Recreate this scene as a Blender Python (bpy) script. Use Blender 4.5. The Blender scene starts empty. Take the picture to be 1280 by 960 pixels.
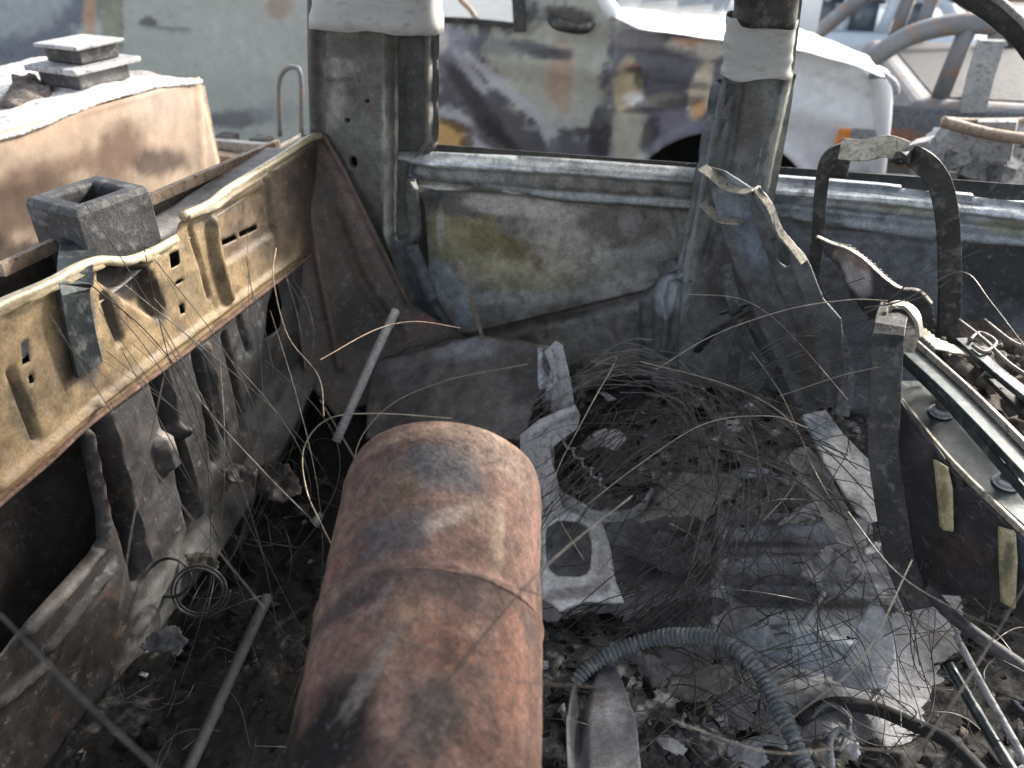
import bpy, bmesh, math, random
import numpy as np
from mathutils import Vector, Matrix
random.seed(7); rng = np.random.default_rng(7)
scn = bpy.context.scene
# ------------------------------------------------------------------ camera
F, PITCH, YAW = 985.0, math.radians(33), math.radians(14)
CAM = np.array([0.0, 0.0, 1.15])
cd = bpy.data.cameras.new('camera'); cam = bpy.data.objects.new('camera', cd)
scn.collection.objects.link(cam); scn.camera = cam
cam.location = CAM; cam.rotation_euler = (math.pi/2 - PITCH, 0, YAW)
cd.sensor_width = 36; cd.lens = 36*F/1280; cd.clip_start = .01; cd.clip_end = 500
cd.dof.use_dof = True; cd.dof.focus_distance = 1.2; cd.dof.aperture_fstop = 3.6
# ------------------------------------------------------------------ light
SUN_EL, SUN_AZ = math.radians(30), math.radians(50)      # sun direction measured from +X towards +Y
world = bpy.data.worlds.new('World'); scn.world = world; world.use_nodes = True
wn = world.node_tree; bg = wn.nodes['Background']
sky = wn.nodes.new('ShaderNodeTexSky'); sky.sky_type = 'NISHITA'; sky.sun_disc = False
sky.sun_elevation = SUN_EL; sky.sun_rotation = math.pi/2 - SUN_AZ
sky.air_density = 1.0; sky.dust_density = 4.0; sky.ozone_density = 1.0
hs = wn.nodes.new('ShaderNodeHueSaturation'); hs.inputs['Saturation'].default_value = .45     # thin overcast greys the sky
wn.links.new(sky.outputs[0], hs.inputs['Color']); wn.links.new(hs.outputs[0], bg.inputs[0]); bg.inputs[1].default_value = .15
sl = bpy.data.lights.new('sun', 'SUN'); sl.energy = 2.1; sl.angle = math.radians(7); sl.color = (1, .94, .85)
so = bpy.data.objects.new('sun', sl); scn.collection.objects.link(so)
sd = Vector((math.cos(SUN_EL)*math.cos(SUN_AZ), math.cos(SUN_EL)*math.sin(SUN_AZ), math.sin(SUN_EL)))
so.rotation_euler = sd.to_track_quat('Z', 'Y').to_euler(); so.location = (0, 0, 8)
vs = scn.view_settings; vs.view_transform = 'Standard'; vs.look = 'None'; vs.exposure = 1.8; vs.gamma = 1
vs.use_curve_mapping = False
scn.cycles.max_bounces = 8; scn.cycles.diffuse_bounces = 5; scn.cycles.sample_clamp_indirect = 6
# ------------------------------------------------------------------ geometry helpers
def ray(px, py):
    x = (px-640)/F; y = (480-py)/F
    d = (x, math.cos(PITCH)+y*math.sin(PITCH), -math.sin(PITCH)+y*math.cos(PITCH))
    c, s = math.cos(YAW), math.sin(YAW)
    return np.array([c*d[0]-s*d[1], s*d[0]+c*d[1], d[2]])
def W(px, py, Y, zmin=.012):            # the point of the place seen there at depth Y (or on the floor before it)
    d = ray(px, py); v = CAM + d*(Y/d[1])
    if zmin is not None and v[2] < zmin: v = CAM + d*((zmin-CAM[2])/d[2])
    return v
def Zp(px, py, z): d = ray(px, py); return CAM + d*((z-CAM[2])/d[2])
def Xp(px, py, x): d = ray(px, py); return CAM + d*(x/d[0])
def _hash(i, j, k, s):
    h = (i*374761393 + j*668265263 + k*2147483647 + s*974634777) & 0xFFFFFFFF
    h = ((h ^ (h >> 13))*1274126177) & 0xFFFFFFFF
    return ((h ^ (h >> 16)) & 0xFFFF)/65535.0
def vnoise(p, s=0):
    p = np.asarray(p, float); b = np.floor(p).astype(np.int64); f = p-b; f = f*f*(3-2*f); r = 0
    for dx in (0, 1):
        for dy in (0, 1):
            for dz in (0, 1):
                w = (f[:, 0] if dx else 1-f[:, 0])*(f[:, 1] if dy else 1-f[:, 1])*(f[:, 2] if dz else 1-f[:, 2])
                r = r + w*_hash(b[:, 0]+dx, b[:, 1]+dy, b[:, 2]+dz, s)
    return r
def fbm(p, scale, octv=4, s=0):        # about -1..1
    p = np.asarray(p, float)*scale; a = 1.; t = 0; r = 0
    for o in range(octv): r = r + a*(vnoise(p+o*17.3, s+o)*2-1); t += a; a *= .55; p = p*2.03
    return r/t*1.4
def lin(c): c = np.asarray(c, float)/255; return np.where(c <= .04045, c/12.92, ((c+.055)/1.055)**2.4)
class Plane:
    def __init__(s, O, n, up=(0, 0, 1)):
        s.O = np.array(O, float); n = np.array(n, float); n /= np.linalg.norm(n)
        if n @ (CAM-s.O) < 0: n = -n
        s.n = n; up = np.array(up, float)
        if abs(up @ n) > .95: up = np.array([0, 1., 0])
        s.e2 = up - n*(up @ n); s.e2 /= np.linalg.norm(s.e2); s.e1 = np.cross(s.e2, n)
    def hit(s, px, py): d = ray(px, py); return CAM + d*((s.O-CAM) @ s.n/(d @ s.n))
    def uv(s, q):
        v = s.hit(*q) if len(q) == 2 else np.array(q, float)
        v = v - s.O; return np.array([v @ s.e1, v @ s.e2])
    def at(s, u, v, h=0): return s.O + np.outer(u, s.e1) + np.outer(v, s.e2) + np.outer(h*np.ones_like(u), s.n)
    def scale(s, q): return np.linalg.norm(s.hit(*q)-CAM)/math.hypot(F, math.hypot(q[0]-640, q[1]-480)) if len(q) == 2 else 1/700
def plY(y): return Plane((0, y, 0), (0, 1, 0))
def plX(x): return Plane((x, 0, 0), (1, 0, 0))
def plZ(z): return Plane((0, 0, z), (0, 0, 1))
def pl3(a, b, c): a, b, c = map(np.array, (a, b, c)); return Plane(a, np.cross(b-a, c-a))
def segdist(P, poly, closed=False):
    poly = np.asarray(poly); best = np.full(len(P), 1e9); near = np.zeros_like(P)
    m = len(poly) if closed else len(poly)-1
    for i in range(max(m, 1)):
        a = poly[i]; b = poly[(i+1) % len(poly)]; ab = b-a; L = max(ab @ ab, 1e-12)
        t = np.clip((P-a) @ ab/L, 0, 1); q = a + t[:, None]*ab; d = np.linalg.norm(P-q, axis=1)
        k = d < best; best = np.where(k, d, best); near[k] = q[k]
    return best, near
def inside(P, poly):
    c = np.zeros(len(P), bool); n = len(poly)
    for i in range(n):
        a, b = poly[i], poly[(i+1) % n]
        if a[1] == b[1]: continue
        k = ((a[1] > P[:, 1]) != (b[1] > P[:, 1])) & (P[:, 0] < (b[0]-a[0])*(P[:, 1]-a[1])/(b[1]-a[1])+a[0]); c ^= k
    return c
def sm(x): x = np.clip(x, 0, 1); return x*x*(3-2*x)
# ------------------------------------------------------------------ objects
def E(name, label, cat, loc=(0, 0, 0), group=None):
    o = bpy.data.objects.new(name, None); scn.collection.objects.link(o); o.location = loc; o.empty_display_size = .05
    o['label'] = label; o['category'] = cat
    if group: o['group'] = group
    return o
def wloc(o):
    v = np.array(o.location)
    return v + (wloc(o.parent) if o.parent else 0)
def mk(name, verts, faces, mat, parent=None, col=None, smooth=True, label=None, cat=None, kind=None, group=None, thick=0, bevel=0):
    verts = np.asarray(verts, float)
    if parent is not None: off = wloc(parent)
    else: off = np.array([verts[:, 0].mean(), verts[:, 1].mean(), verts[:, 2].min()])
    me = bpy.data.meshes.new(name)
    if isinstance(faces, np.ndarray) and faces.ndim == 2:
        n, k = faces.shape; me.vertices.add(len(verts)); me.vertices.foreach_set('co', (verts-off).ravel())
        me.loops.add(n*k); me.loops.foreach_set('vertex_index', faces.ravel().astype(np.int32))
        me.polygons.add(n); me.polygons.foreach_set('loop_start', np.arange(0, n*k, k, dtype=np.int32)); me.update(calc_edges=True)
    else: me.from_pydata((verts-off).tolist(), [], [list(f) for f in faces])
    me.validate()
    if smooth: me.polygons.foreach_set('use_smooth', np.ones(len(me.polygons), bool))
    if col is not None:
        at = me.color_attributes.new('Col', 'FLOAT_COLOR', 'POINT')
        at.data.foreach_set('color', np.c_[np.clip(col, 0.003, .9), np.ones(len(col))].ravel().astype(np.float32))
    me.materials.append(mat); o = bpy.data.objects.new(name, me); scn.collection.objects.link(o)
    if parent is not None: o.parent = parent
    else: o.location = off
    if label: o['label'] = label
    if cat: o['category'] = cat
    if kind: o['kind'] = kind
    if group: o['group'] = group
    if thick:
        m = o.modifiers.new('solid', 'SOLIDIFY'); m.thickness = thick; m.offset = -1
    if bevel:
        m = o.modifiers.new('bev', 'BEVEL'); m.width = bevel; m.segments = 2; m.limit_method = 'ANGLE'
    return o
GREY = .22        # soot greys every colour in the wreck
def paint(P3, pl, base, patches, gain, seed=0, var=.18):
    col = np.repeat(lin(base)[None], len(P3), 0)
    d1 = fbm(P3, 9, 5, seed+5); d2 = fbm(P3, 38, 4, seed+9); d3 = fbm(P3, 14, 4, seed+21)
    col = col*(1+var*d1+var*.6*d2)[:, None]
    for p in patches:
        px, py, rx, ry, ang, c = p[:6]; al = p[6] if len(p) > 6 else .9; soft = p[7] if len(p) > 7 else .5
        c3 = pl.hit(px, py); ex = pl.hit(px+1, py)-c3; ey = pl.hit(px, py+1)-c3
        v = P3-c3; G = np.array([[ex @ ex, ex @ ey], [ex @ ey, ey @ ey]]); st = np.c_[v @ ex, v @ ey] @ np.linalg.inv(G)
        a = math.radians(ang); s = (st[:, 0]*math.cos(a)+st[:, 1]*math.sin(a))/rx; t = (-st[:, 0]*math.sin(a)+st[:, 1]*math.cos(a))/ry
        r = np.sqrt(s*s+t*t) + .28*d3 + .22*d2
        w = al*sm((1+soft*.5-r)/max(soft, .02)); col = col*(1-w[:, None]) + lin(c)[None]*w[:, None]*(1+.15*d2)[:, None]
    lm = (col @ [.3, .6, .1])[:, None]; gq = .12 if seed == 4 else GREY; col = col*(1-gq)+lm*gq
    return col*gain
def plate(name, pl, outline, mat, parent=None, holes=(), cell=.008, relief=(), patches=(), base=(90, 88, 84), gain=1., thick=.002,
          jag=0, dent=.002, dscale=7, fn=None, seed=0, var=.18, **kw):
    poly = np.array([pl.uv(q) for q in outline]); hs = [np.array([pl.uv(q) for q in h]) for h in holes]
    lo, hi = poly.min(0), poly.max(0); nu, nv = [max(2, int(math.ceil(x))+1) for x in (hi-lo)/cell]
    U, V = np.meshgrid(np.linspace(lo[0], hi[0], nu), np.linspace(lo[1], hi[1], nv)); P = np.c_[U.ravel(), V.ravel()]
    idx = np.arange(nu*nv).reshape(nv, nu)
    Fc = np.c_[idx[:-1, :-1].ravel(), idx[:-1, 1:].ravel(), idx[1:, 1:].ravel(), idx[1:, :-1].ravel()]
    cen = P[Fc].mean(1); Q = cen
    if jag: Q = cen + jag*np.c_[fbm(np.c_[cen, cen[:, 0]*0], 30, 3, seed), fbm(np.c_[cen, cen[:, 0]*0+9], 30, 3, seed+3)]
    keep = inside(Q, poly)
    for h in hs: keep &= ~inside(Q, h)
    Fc = Fc[keep]; cnt = np.bincount(Fc.ravel(), minlength=len(P)); bd = (cnt > 0) & (cnt < 4)
    if not jag:
        d, nr = segdist(P[bd], poly, True)
        for h in hs:
            d2, n2 = segdist(P[bd], h, True); k = d2 < d; d = np.where(k, d2, d); nr[k] = n2[k]
        P[bd] = np.where((d < cell*1.5)[:, None], nr, P[bd])
    used = cnt > 0; remap = -np.ones(len(P), int); remap[used] = np.arange(used.sum()); P = P[used]; Fc = remap[Fc]
    P3 = pl.at(P[:, 0], P[:, 1]); H = dent*fbm(P3, dscale, 4, seed+31)
    for r in relief:
        pts = np.array([pl.uv(q) for q in r[1]]); sc = pl.scale(r[1][0]); 
        if r[0] == 'r': d, _ = segdist(P, pts); H = H + r[3]*sm(1-d/(r[2]*sc))
        elif r[0] == 'f':      # plateau or basin with sloping sides
            d, _ = segdist(P, pts, True); sgn = np.where(inside(P, pts), 1, -1); H = H + r[3]*sm(.5+sgn*d/(r[2]*sc))
    if fn is not None: H = H + fn(P[:, 0], P[:, 1])
    P3d = P3 + H[:, None]*pl.n
    col = paint(P3, pl, base, patches, gain, seed, var)
    return mk(name, P3d, Fc, mat, parent, col, thick=thick, **kw)
def tube_vf(pts, r, n=6, sub=5, taper=None, caps=True):
    pts = [np.array(p, float) for p in pts]
    if sub > 1 and len(pts) > 2:
        q = [2*pts[0]-pts[1]]+pts+[2*pts[-1]-pts[-2]]; out = []
        for i in range(1, len(q)-2):
            for k in range(sub):
                t = k/sub; a, b, c, d = q[i-1:i+3]
                out.append(.5*((2*b)+(c-a)*t+(2*a-5*b+4*c-d)*t*t+(3*b-3*c+d-a)*t**3))
        out.append(pts[-1]); pts = out
    P = np.array(pts); T = np.gradient(P, axis=0); T /= np.linalg.norm(T, axis=1)[:, None]+1e-12
    nrm = np.cross(T[0], (0, 0, 1) if abs(T[0][2]) < .9 else (1, 0, 0)); nrm /= np.linalg.norm(nrm); V = []
    for i in range(len(P)):
        nrm = nrm - T[i]*(nrm @ T[i]); nrm /= np.linalg.norm(nrm)+1e-12; b = np.cross(T[i], nrm)
        rr = r*(taper(i/(len(P)-1)) if taper else 1)
        for k in range(n): a = 2*math.pi*k/n; V.append(P[i]+rr*(math.cos(a)*nrm+math.sin(a)*b))
    Fs = [(i*n+k, i*n+(k+1) % n, (i+1)*n+(k+1) % n, (i+1)*n+k) for i in range(len(P)-1) for k in range(n)]
    if caps and n > 5: Fs += [tuple(range(n))[::-1], tuple((len(P)-1)*n+k for k in range(n))]
    return V, Fs
def tube(name, pts, r, mat, parent=None, n=8, sub=6, taper=None, **kw):
    V, Fs = tube_vf(pts, r, n, sub, taper); return mk(name, V, Fs, mat, parent, **kw)
def join(parts):
    V, Fs = [], []
    for v, f in parts: o = len(V); V += list(v); Fs += [tuple(i+o for i in q) for q in f]
    return V, Fs
def box_vf(c, ax, ay, az):             # centre and three half axes
    c, ax, ay, az = [np.array(x, float) for x in (c, ax, ay, az)]
    V = [c+sx*ax+sy*ay+sz*az for sz in (-1, 1) for sy in (-1, 1) for sx in (-1, 1)]
    Fs = [(0, 2, 3, 1), (4, 5, 7, 6), (0, 1, 5, 4), (2, 6, 7, 3), (0, 4, 6, 2), (1, 3, 7, 5)]
    if np.cross(ax, ay) @ az < 0: Fs = [f[::-1] for f in Fs]
    return V, Fs
def beam_vf(A, B, w, h, up=(0, 0, 1)):
    A, B = np.array(A, float), np.array(B, float); d = B-A; L = np.linalg.norm(d); d /= L
    s = np.cross(d, up); s /= np.linalg.norm(s); u = np.cross(s, d)
    return box_vf((A+B)/2, d*L/2, s*w/2, u*h/2)
def beam(name, A, B, w, h, mat, parent=None, up=(0, 0, 1), bevel=.002, **kw):
    V, Fs = beam_vf(A, B, w, h, up); return mk(name, V, Fs, mat, parent, smooth=False, bevel=bevel, **kw)
def box(name, lo, hi, mat, parent=None, bevel=.003, **kw):
    lo, hi = np.array(lo, float), np.array(hi, float); d = (hi-lo)/2
    V, Fs = box_vf((lo+hi)/2, (d[0], 0, 0), (0, d[1], 0), (0, 0, d[2])); return mk(name, V, Fs, mat, parent, smooth=False, bevel=bevel, **kw)
def strap_vf(pts, width, thick, up=(0, 0, 1), sub=5):   # flat bar swept along a path; up = the direction its width lies in
    pts = [np.array(p, float) for p in pts]; V0, _ = tube_vf(pts, 1, 3, sub, caps=False)
    P = np.array(V0).reshape(-1, 3, 3).mean(1); T = np.gradient(P, axis=0); T /= np.linalg.norm(T, axis=1)[:, None]+1e-12
    V = []
    for p, t in zip(P, T):
        w = np.array(up, float); w = w-t*(w @ t); w /= np.linalg.norm(w)+1e-9; b = np.cross(t, w)
        for sx, sy in ((-1, -1), (1, -1), (1, 1), (-1, 1)): V.append(p+w*sx*width/2+b*sy*thick/2)
    n = 4; Fs = [(i*n+k, i*n+(k+1) % n, (i+1)*n+(k+1) % n, (i+1)*n+k) for i in range(len(P)-1) for k in range(n)]
    return V, Fs+[(3, 2, 1, 0), tuple(len(V)-4+k for k in range(4))]
def strap(name, pts, width, thick, mat, parent=None, up=(0, 0, 1), sub=5, **kw):
    V, Fs = strap_vf(pts, width, thick, up, sub); return mk(name, V, Fs, mat, parent, smooth=False, bevel=min(.0015, thick*.3), **kw)
def disc_vf(c, n, r, h, k=16):
    c = np.array(c, float); n = np.array(n, float)/np.linalg.norm(n); return tube_vf([c, c+n*h], r, k, 1)
# ------------------------------------------------------------------ materials
def mat(name, c1=None, c2=None, c3=None, sc=8., rough=.75, metal=0., bump=.4, grain=.3, vc=False, lo=.55, hi=1.35, streak=(1, 1, 1), fine=220., spec=.4, grunge=0):
    m = bpy.data.materials.new(name); m.use_nodes = True; nt = m.node_tree; N = nt.nodes; L = nt.links
    bs = N['Principled BSDF']; bs.inputs['Metallic'].default_value = metal; bs.inputs['Specular IOR Level'].default_value = spec
    tc = N.new('ShaderNodeTexCoord'); mp = N.new('ShaderNodeMapping'); mp.inputs['Scale'].default_value = streak
    L.new(tc.outputs['Object'], mp.inputs[0])
    def noise(s, d=6, r=.6):
        n = N.new('ShaderNodeTexNoise'); n.inputs['Scale'].default_value = s; n.inputs['Detail'].default_value = d
        n.inputs['Roughness'].default_value = r; L.new(mp.outputs[0], n.inputs['Vector']); return n.outputs['Fac']
    def ramp(f, a, b, ca, cb):
        r = N.new('ShaderNodeMapRange'); r.inputs[1].default_value = a; r.inputs[2].default_value = b
        r.inputs[3].default_value = ca; r.inputs[4].default_value = cb; L.new(f, r.inputs[0]); return r.outputs[0]
    def mixc(f, a, b, mode='MIX'):
        x = N.new('ShaderNodeMix'); x.data_type = 'RGBA'; x.blend_type = mode
        for sck, v in ((x.inputs[0], f), (x.inputs[6], a), (x.inputs[7], b)):
            if isinstance(v, (int, float)): sck.default_value = v
            elif isinstance(v, tuple): sck.default_value = (*v, 1)
            else: L.new(v, sck)
        return x.outputs[2]
    n1 = noise(sc, 9, .65); n2 = noise(sc*4.3, 8, .65); n3 = noise(fine, 4, .7)
    if vc:
        a = N.new('ShaderNodeAttribute'); a.attribute_name = 'Col'; base = a.outputs['Color']
        base = mixc(1., base, ramp(n2, .3, .7, lo, hi), 'MULTIPLY')
        if grunge:
            n4 = noise(sc*6.5, 6, .72); n5 = noise(sc*1.9, 7, .7)
            base = mixc(ramp(n5, .53, .66, 0, .65*grunge), base, (.022, .021, .02))
            base = mixc(ramp(n4, .57, .66, 0, .5*grunge), base, (.24, .235, .225))
            base = mixc(ramp(noise(sc*3.1, 5, .6), .60, .68, 0, .55*grunge), base, (.11, .062, .038))
    else:
        base = mixc(ramp(n1, .35, .65, 0, 1), c1, c2)
        if c3: base = mixc(ramp(n2, .52, .64, 0, .85), base, c3)
    base = mixc(1., base, ramp(n3, .3, .7, 1-grain, 1+grain), 'MULTIPLY')
    L.new(base, bs.inputs['Base Color'])
    L.new(ramp(n2, .3, .7, max(.05, rough-.16), min(1, rough+.14)), bs.inputs['Roughness'])
    b1 = N.new('ShaderNodeBump'); b1.inputs['Strength'].default_value = bump; b1.inputs['Distance'].default_value = .004; L.new(n2, b1.inputs['Height'])
    b2 = N.new('ShaderNodeBump'); b2.inputs['Strength'].default_value = bump*.7; b2.inputs['Distance'].default_value = .0008; L.new(n3, b2.inputs['Height'])
    L.new(b1.outputs[0], b2.inputs['Normal']); L.new(b2.outputs[0], bs.inputs['Normal']); return m
M = {}
M['scorch'] = mat('scorched_sheet_metal', vc=True, rough=.6, spec=.4, bump=.55, sc=9, lo=.62, hi=1.35, grunge=.75)
M['scorchm'] = mat('scorched_bare_metal', vc=True, rough=.58, metal=.25, bump=.5, sc=9, grunge=.8)
M['rust'] = mat('rusted_steel', vc=True, rough=.85, metal=0., bump=1., sc=17, lo=.55, hi=1.45, spec=.2, grunge=.55)
M['carpaint'] = mat('weathered_car_paint', vc=True, rough=.38, bump=.05, sc=6, grain=.04, lo=.9, hi=1.08)
M['ash'] = mat('ash_and_soot', vc=True, rough=.95, bump=1., sc=20, lo=.35, hi=1.7, fine=160, grain=.45, spec=.2)
M['soot'] = mat('sooty_steel', (.025, .025, .026), (.065, .064, .062), (.14, .135, .13), sc=12, rough=.6, metal=.4)
M['steel'] = mat('heat_greyed_steel', (.10, .105, .11), (.2, .2, .2), (.34, .33, .32), sc=14, rough=.45, metal=.5)
M['blue'] = mat('blued_steel', (.035, .042, .046), (.08, .092, .096), (.18, .185, .18), sc=10, rough=.38, metal=.6)
M['pale'] = mat('pale_ash_coated_metal', (.24, .245, .25), (.38, .38, .375), (.11, .11, .11), sc=18, rough=.7)
M['wire'] = mat('burnt_wire', (.05, .048, .046), (.13, .12, .11), sc=30, rough=.42, metal=.7, bump=.1)
M['wiremid'] = mat('greyed_wire', (.11, .105, .10), (.26, .24, .22), sc=30, rough=.4, metal=.4, bump=.1)
M['wirel'] = mat('bare_bright_wire', (.24, .21, .17), (.46, .4, .33), sc=30, rough=.4, metal=.5, bump=.1)
M['rubber'] = mat('charred_rubber', (.012, .012, .013), (.03, .03, .03), sc=20, rough=.8)
M['hose'] = mat('grey_ribbed_plastic', (.075, .092, .10), (.13, .15, .16), (.26, .26, .25), sc=16, rough=.5, bump=.3)
M['paper'] = mat('white_wrapping_paper', (.36, .36, .355), (.45, .45, .44), (.30, .29, .27), sc=6, rough=.8, bump=.25, grain=.08, streak=(1, 1, 2.6))
M['dirt'] = mat('dusty_ground', (.075, .07, .062), (.13, .12, .105), (.05, .046, .042), sc=1.3, rough=.95, fine=60)
M['glass'] = mat('dusty_window_glass', (.05, .07, .09), (.09, .11, .13), sc=3, rough=.12, bump=.0, grain=.05)
M['yellow'] = mat('yellowed_strip', (.44, .36, .17), (.55, .46, .25), (.2, .17, .09), sc=22, rough=.6)
M['orange'] = mat('orange_lens', (.75, .22, .05), (.85, .34, .1), sc=30, rough=.2, bump=.05)
M['tan'] = mat('rusty_tan_steel', (.24, .175, .125), (.36, .28, .21), (.12, .08, .06), sc=20, rough=.7)
M['brass'] = mat('heat_yellowed_lip', (.42, .36, .24), (.62, .56, .42), (.3, .26, .2), sc=9, rough=.38, metal=.25, bump=.2)
M['ashpale'] = mat('pale_grey_ash', (.30, .30, .305), (.44, .44, .445), (.14, .14, .15), sc=16, rough=.7)
M['bright'] = mat('torn_edge_highlight', (.26, .235, .19), (.46, .42, .35), (.12, .10, .08), sc=20, rough=.4, metal=.3)  # pale colour paints highlights onto torn edges, lips and caps
M['bluel'] = mat('blued_rail', (.022, .032, .034), (.05, .064, .066), (.15, .155, .15), sc=9, rough=.45, metal=.3, bump=.2)
M['rustband'] = mat('rusty_weld', (.10, .065, .05), (.22, .13, .095), (.07, .05, .04), sc=30, rough=.85, bump=1.)
M['steeld'] = mat('sooty_grey_steel', (.035, .035, .037), (.09, .09, .092), (.17, .165, .16), sc=11, rough=.6, metal=.2, bump=.8)
M['chest'] = mat('dusty_rusted_paint', vc=True, rough=.8, bump=.25, sc=5, lo=.82, hi=1.15, grain=.12, spec=.2)
M['white'] = mat('white_paint', (.74, .75, .76), (.8, .8, .8), sc=3, rough=.35, bump=.02, grain=.03)
M['steelp'] = mat('burnt_grey_paint', (.12, .125, .135), (.2, .205, .215), (.24, .15, .10), sc=4, rough=.6)
M['ash2'] = mat('caked_ash', vc=True, rough=.9, bump=.9, sc=14, lo=.6, hi=1.3, grain=.25)
M['bluegrey'] = mat('blue_grey_paint', (.32, .38, .44), (.44, .5, .56), sc=2, rough=.4, bump=.02, grain=.05)
# ------------------------------------------------------------------ setting
g = 60
box('ground', (-g, -g, -.80), (g, g, -.60), M['dirt'], None, bevel=0, kind='structure')

# ------------------------------------------------------------------ the burnt van we look into
van = E('burnt_van', 'burnt out van stripped to bare scorched metal, seen from inside with the roof pillars standing', 'van', (0, .8, -.60))
G = 1.5
TAN = (176, 152, 118)
top = [(-300, 533), (-60, 408), (0, 376), (60, 350), (95, 331), (125, 321), (160, 321), (190, 310), (222, 292), (228, 262), (262, 250), (285, 232), (345, 195), (385, 169), (402, 165)]
fold = [(440, 262), (420, 290), (372, 330), (300, 385), (215, 450), (120, 520), (60, 575), (0, 625), (-60, 680), (-300, 862)]
# rear wall
LX = plX(-.834)
def q4(x, y, w, h, s=-.45): return [(x-w, y-h+s*-w), (x+w, y-h+s*w), (x+w+2, y+h+s*w), (x-w+2, y+h+s*-w)]
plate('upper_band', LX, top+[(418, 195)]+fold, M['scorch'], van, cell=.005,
      holes=[q4(31, 440, 5, 14), q4(38, 474, 3, 5), q4(217, 324, 6, 9), q4(226, 386, 3, 6), q4(289, 301, 10, 3), q4(314, 289, 11, 3), q4(222, 352, 5, 2)],
      relief=[('r', [(x, y+9) for x, y in top[:8]], 11, .020), ('r', [(x, y+9) for x, y in top[9:]], 10, .018),
              ('f', [(122, 330), (165, 328), (190, 345), (205, 385), (200, 400), (160, 375), (125, 350)], 8, -.022),
              ('r', [(130, 372), (150, 425)], 9, -.016), ('r', [(262, 275), (268, 320), (284, 372)], 11, .018), ('r', [(238, 285), (262, 372)], 6, -.012),
              ('r', [(14, 465), (46, 548)], 9, -.016), ('r', [(120, 505), (215, 432), (300, 372), (372, 318)], 9, .010), ('r', [(0, 608), (60, 558), (120, 505)], 9, .010),
              ('r', [(330, 215), (350, 320)], 8, -.008), ('f', [(270, 265), (330, 235), (345, 290), (285, 330)], 9, -.008)],
      base=(176, 146, 98), gain=.60, var=.1, patches=[
          (398, 230, 56, 120, -20, (84, 70, 64), .95, .9), (330, 280, 44, 60, -15, (124, 104, 88), .7, .9), (60, 480, 30, 40, 10, (128, 108, 78), .6, .8), (150, 470, 30, 14, -38, (120, 98, 70), .7, .8), (100, 400, 24, 78, -8, (98, 104, 112), .95, .4), (95, 460, 26, 22, 20, (105, 88, 74), .8, .7),
          (168, 350, 46, 24, 22, (50, 45, 44), .97, .4), (196, 385, 12, 26, -15, (64, 56, 50), .85, .5), (140, 395, 12, 32, -12, (78, 70, 62), .8, .5), (30, 520, 16, 50, -18, (108, 96, 72), .8, .5), (30, 585, 60, 18, -38, (190, 148, 100), .6, .8),  # dark arch under the rail: recess shading painted into the colour
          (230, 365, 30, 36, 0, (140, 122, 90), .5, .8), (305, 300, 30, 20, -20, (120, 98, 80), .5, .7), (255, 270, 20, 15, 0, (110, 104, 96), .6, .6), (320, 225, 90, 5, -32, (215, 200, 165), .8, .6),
          (50, 368, 80, 6, -28, (225, 205, 150), .85, .6), (200, 318, 30, 5, -25, (225, 205, 150), .7, .6)])  # pale yellow strips along the top: own colour plus painted highlight
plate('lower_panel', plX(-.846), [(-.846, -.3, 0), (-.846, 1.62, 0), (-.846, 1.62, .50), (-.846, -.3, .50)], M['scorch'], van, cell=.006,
      holes=[[(-300, 900), (0, 622), (60, 572), (98, 537), (106, 580), (120, 640), (121, 675), (112, 690), (30, 778), (-40, 870), (-300, 1300)], [(345, 350), (353, 380), (350, 410), (330, 425), (335, 380)]],
      relief=[('r', [(118, 520), (140, 600), (165, 690), (172, 722)], 15, -.04), ('r', [(190, 455), (205, 520), (222, 570), (238, 650)], 13, -.034), ('r', [(245, 440), (258, 500), (270, 575)], 12, -.028),
              ('r', [(300, 400), (312, 440)], 9, -.012), ('r', [(134, 515), (156, 600), (184, 700)], 7, .014), ('r', [(204, 455), (220, 525), (250, 640)], 6, .012), ('r', [(258, 432), (272, 500), (284, 560)], 6, .012), ('r', [(280, 420), (296, 490), (306, 540)], 8, -.02), ('r', [(105, 540), (127, 640), (126, 684), (30, 788)], 9, .02), ('r', [(60, 812), (142, 706)], 8, .014), ('f', [(193, 545), (225, 530), (220, 575), (205, 590)], 5, .02),
              ('r', [(0, 880), (60, 830)], 9, .012), ('r', [(240, 700), (330, 560), (380, 460)], 22, .045)],
      base=(74, 71, 71), gain=.62, var=.45, patches=[
          (205, 548, 17, 10, -35, (168, 155, 150), 1, .3), (243, 430, 10, 8, 0, (150, 136, 134), .9, .6), (285, 392, 9, 8, 0, (128, 122, 122), .9, .6), (208, 580, 12, 12, 0, (95, 90, 88), .8, .4),
          (130, 610, 12, 70, -10, (108, 92, 88), .7, .6), (75, 735, 50, 5, -44, (150, 140, 132), .9, .5), (105, 765, 55, 6, -46, (128, 112, 106), .8, .5), (225, 720, 24, 140, 32, (136, 134, 130), .95, .6), (150, 620, 10, 95, -14, (40, 38, 38), .85, .5), (213, 540, 8, 95, -14, (42, 40, 42), .85, .5), (258, 505, 7, 70, -12, (44, 42, 44), .8, .5), (135, 590, 6, 60, -12, (120, 106, 102), .7, .5),
          (320, 530, 18, 75, 38, (122, 122, 118), .9, .6), (360, 470, 12, 50, 30, (98, 100, 98), .7, .7), (345, 400, 20, 60, 38, (70, 74, 78), .8, .6), (330, 640, 60, 90, 30, (50, 48, 44), .9, .7), (50, 880, 130, 90, -35, (54, 51, 49), .85, .7), (120, 800, 60, 50, -35, (52, 50, 48), .8, .7), (140, 560, 40, 20, 20, (60, 56, 56), .5, .7), (300, 560, 20, 30, 0, (105, 96, 88), .6, .6)])  # dark low-left patches stand in for shade where the sun still reaches
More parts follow.
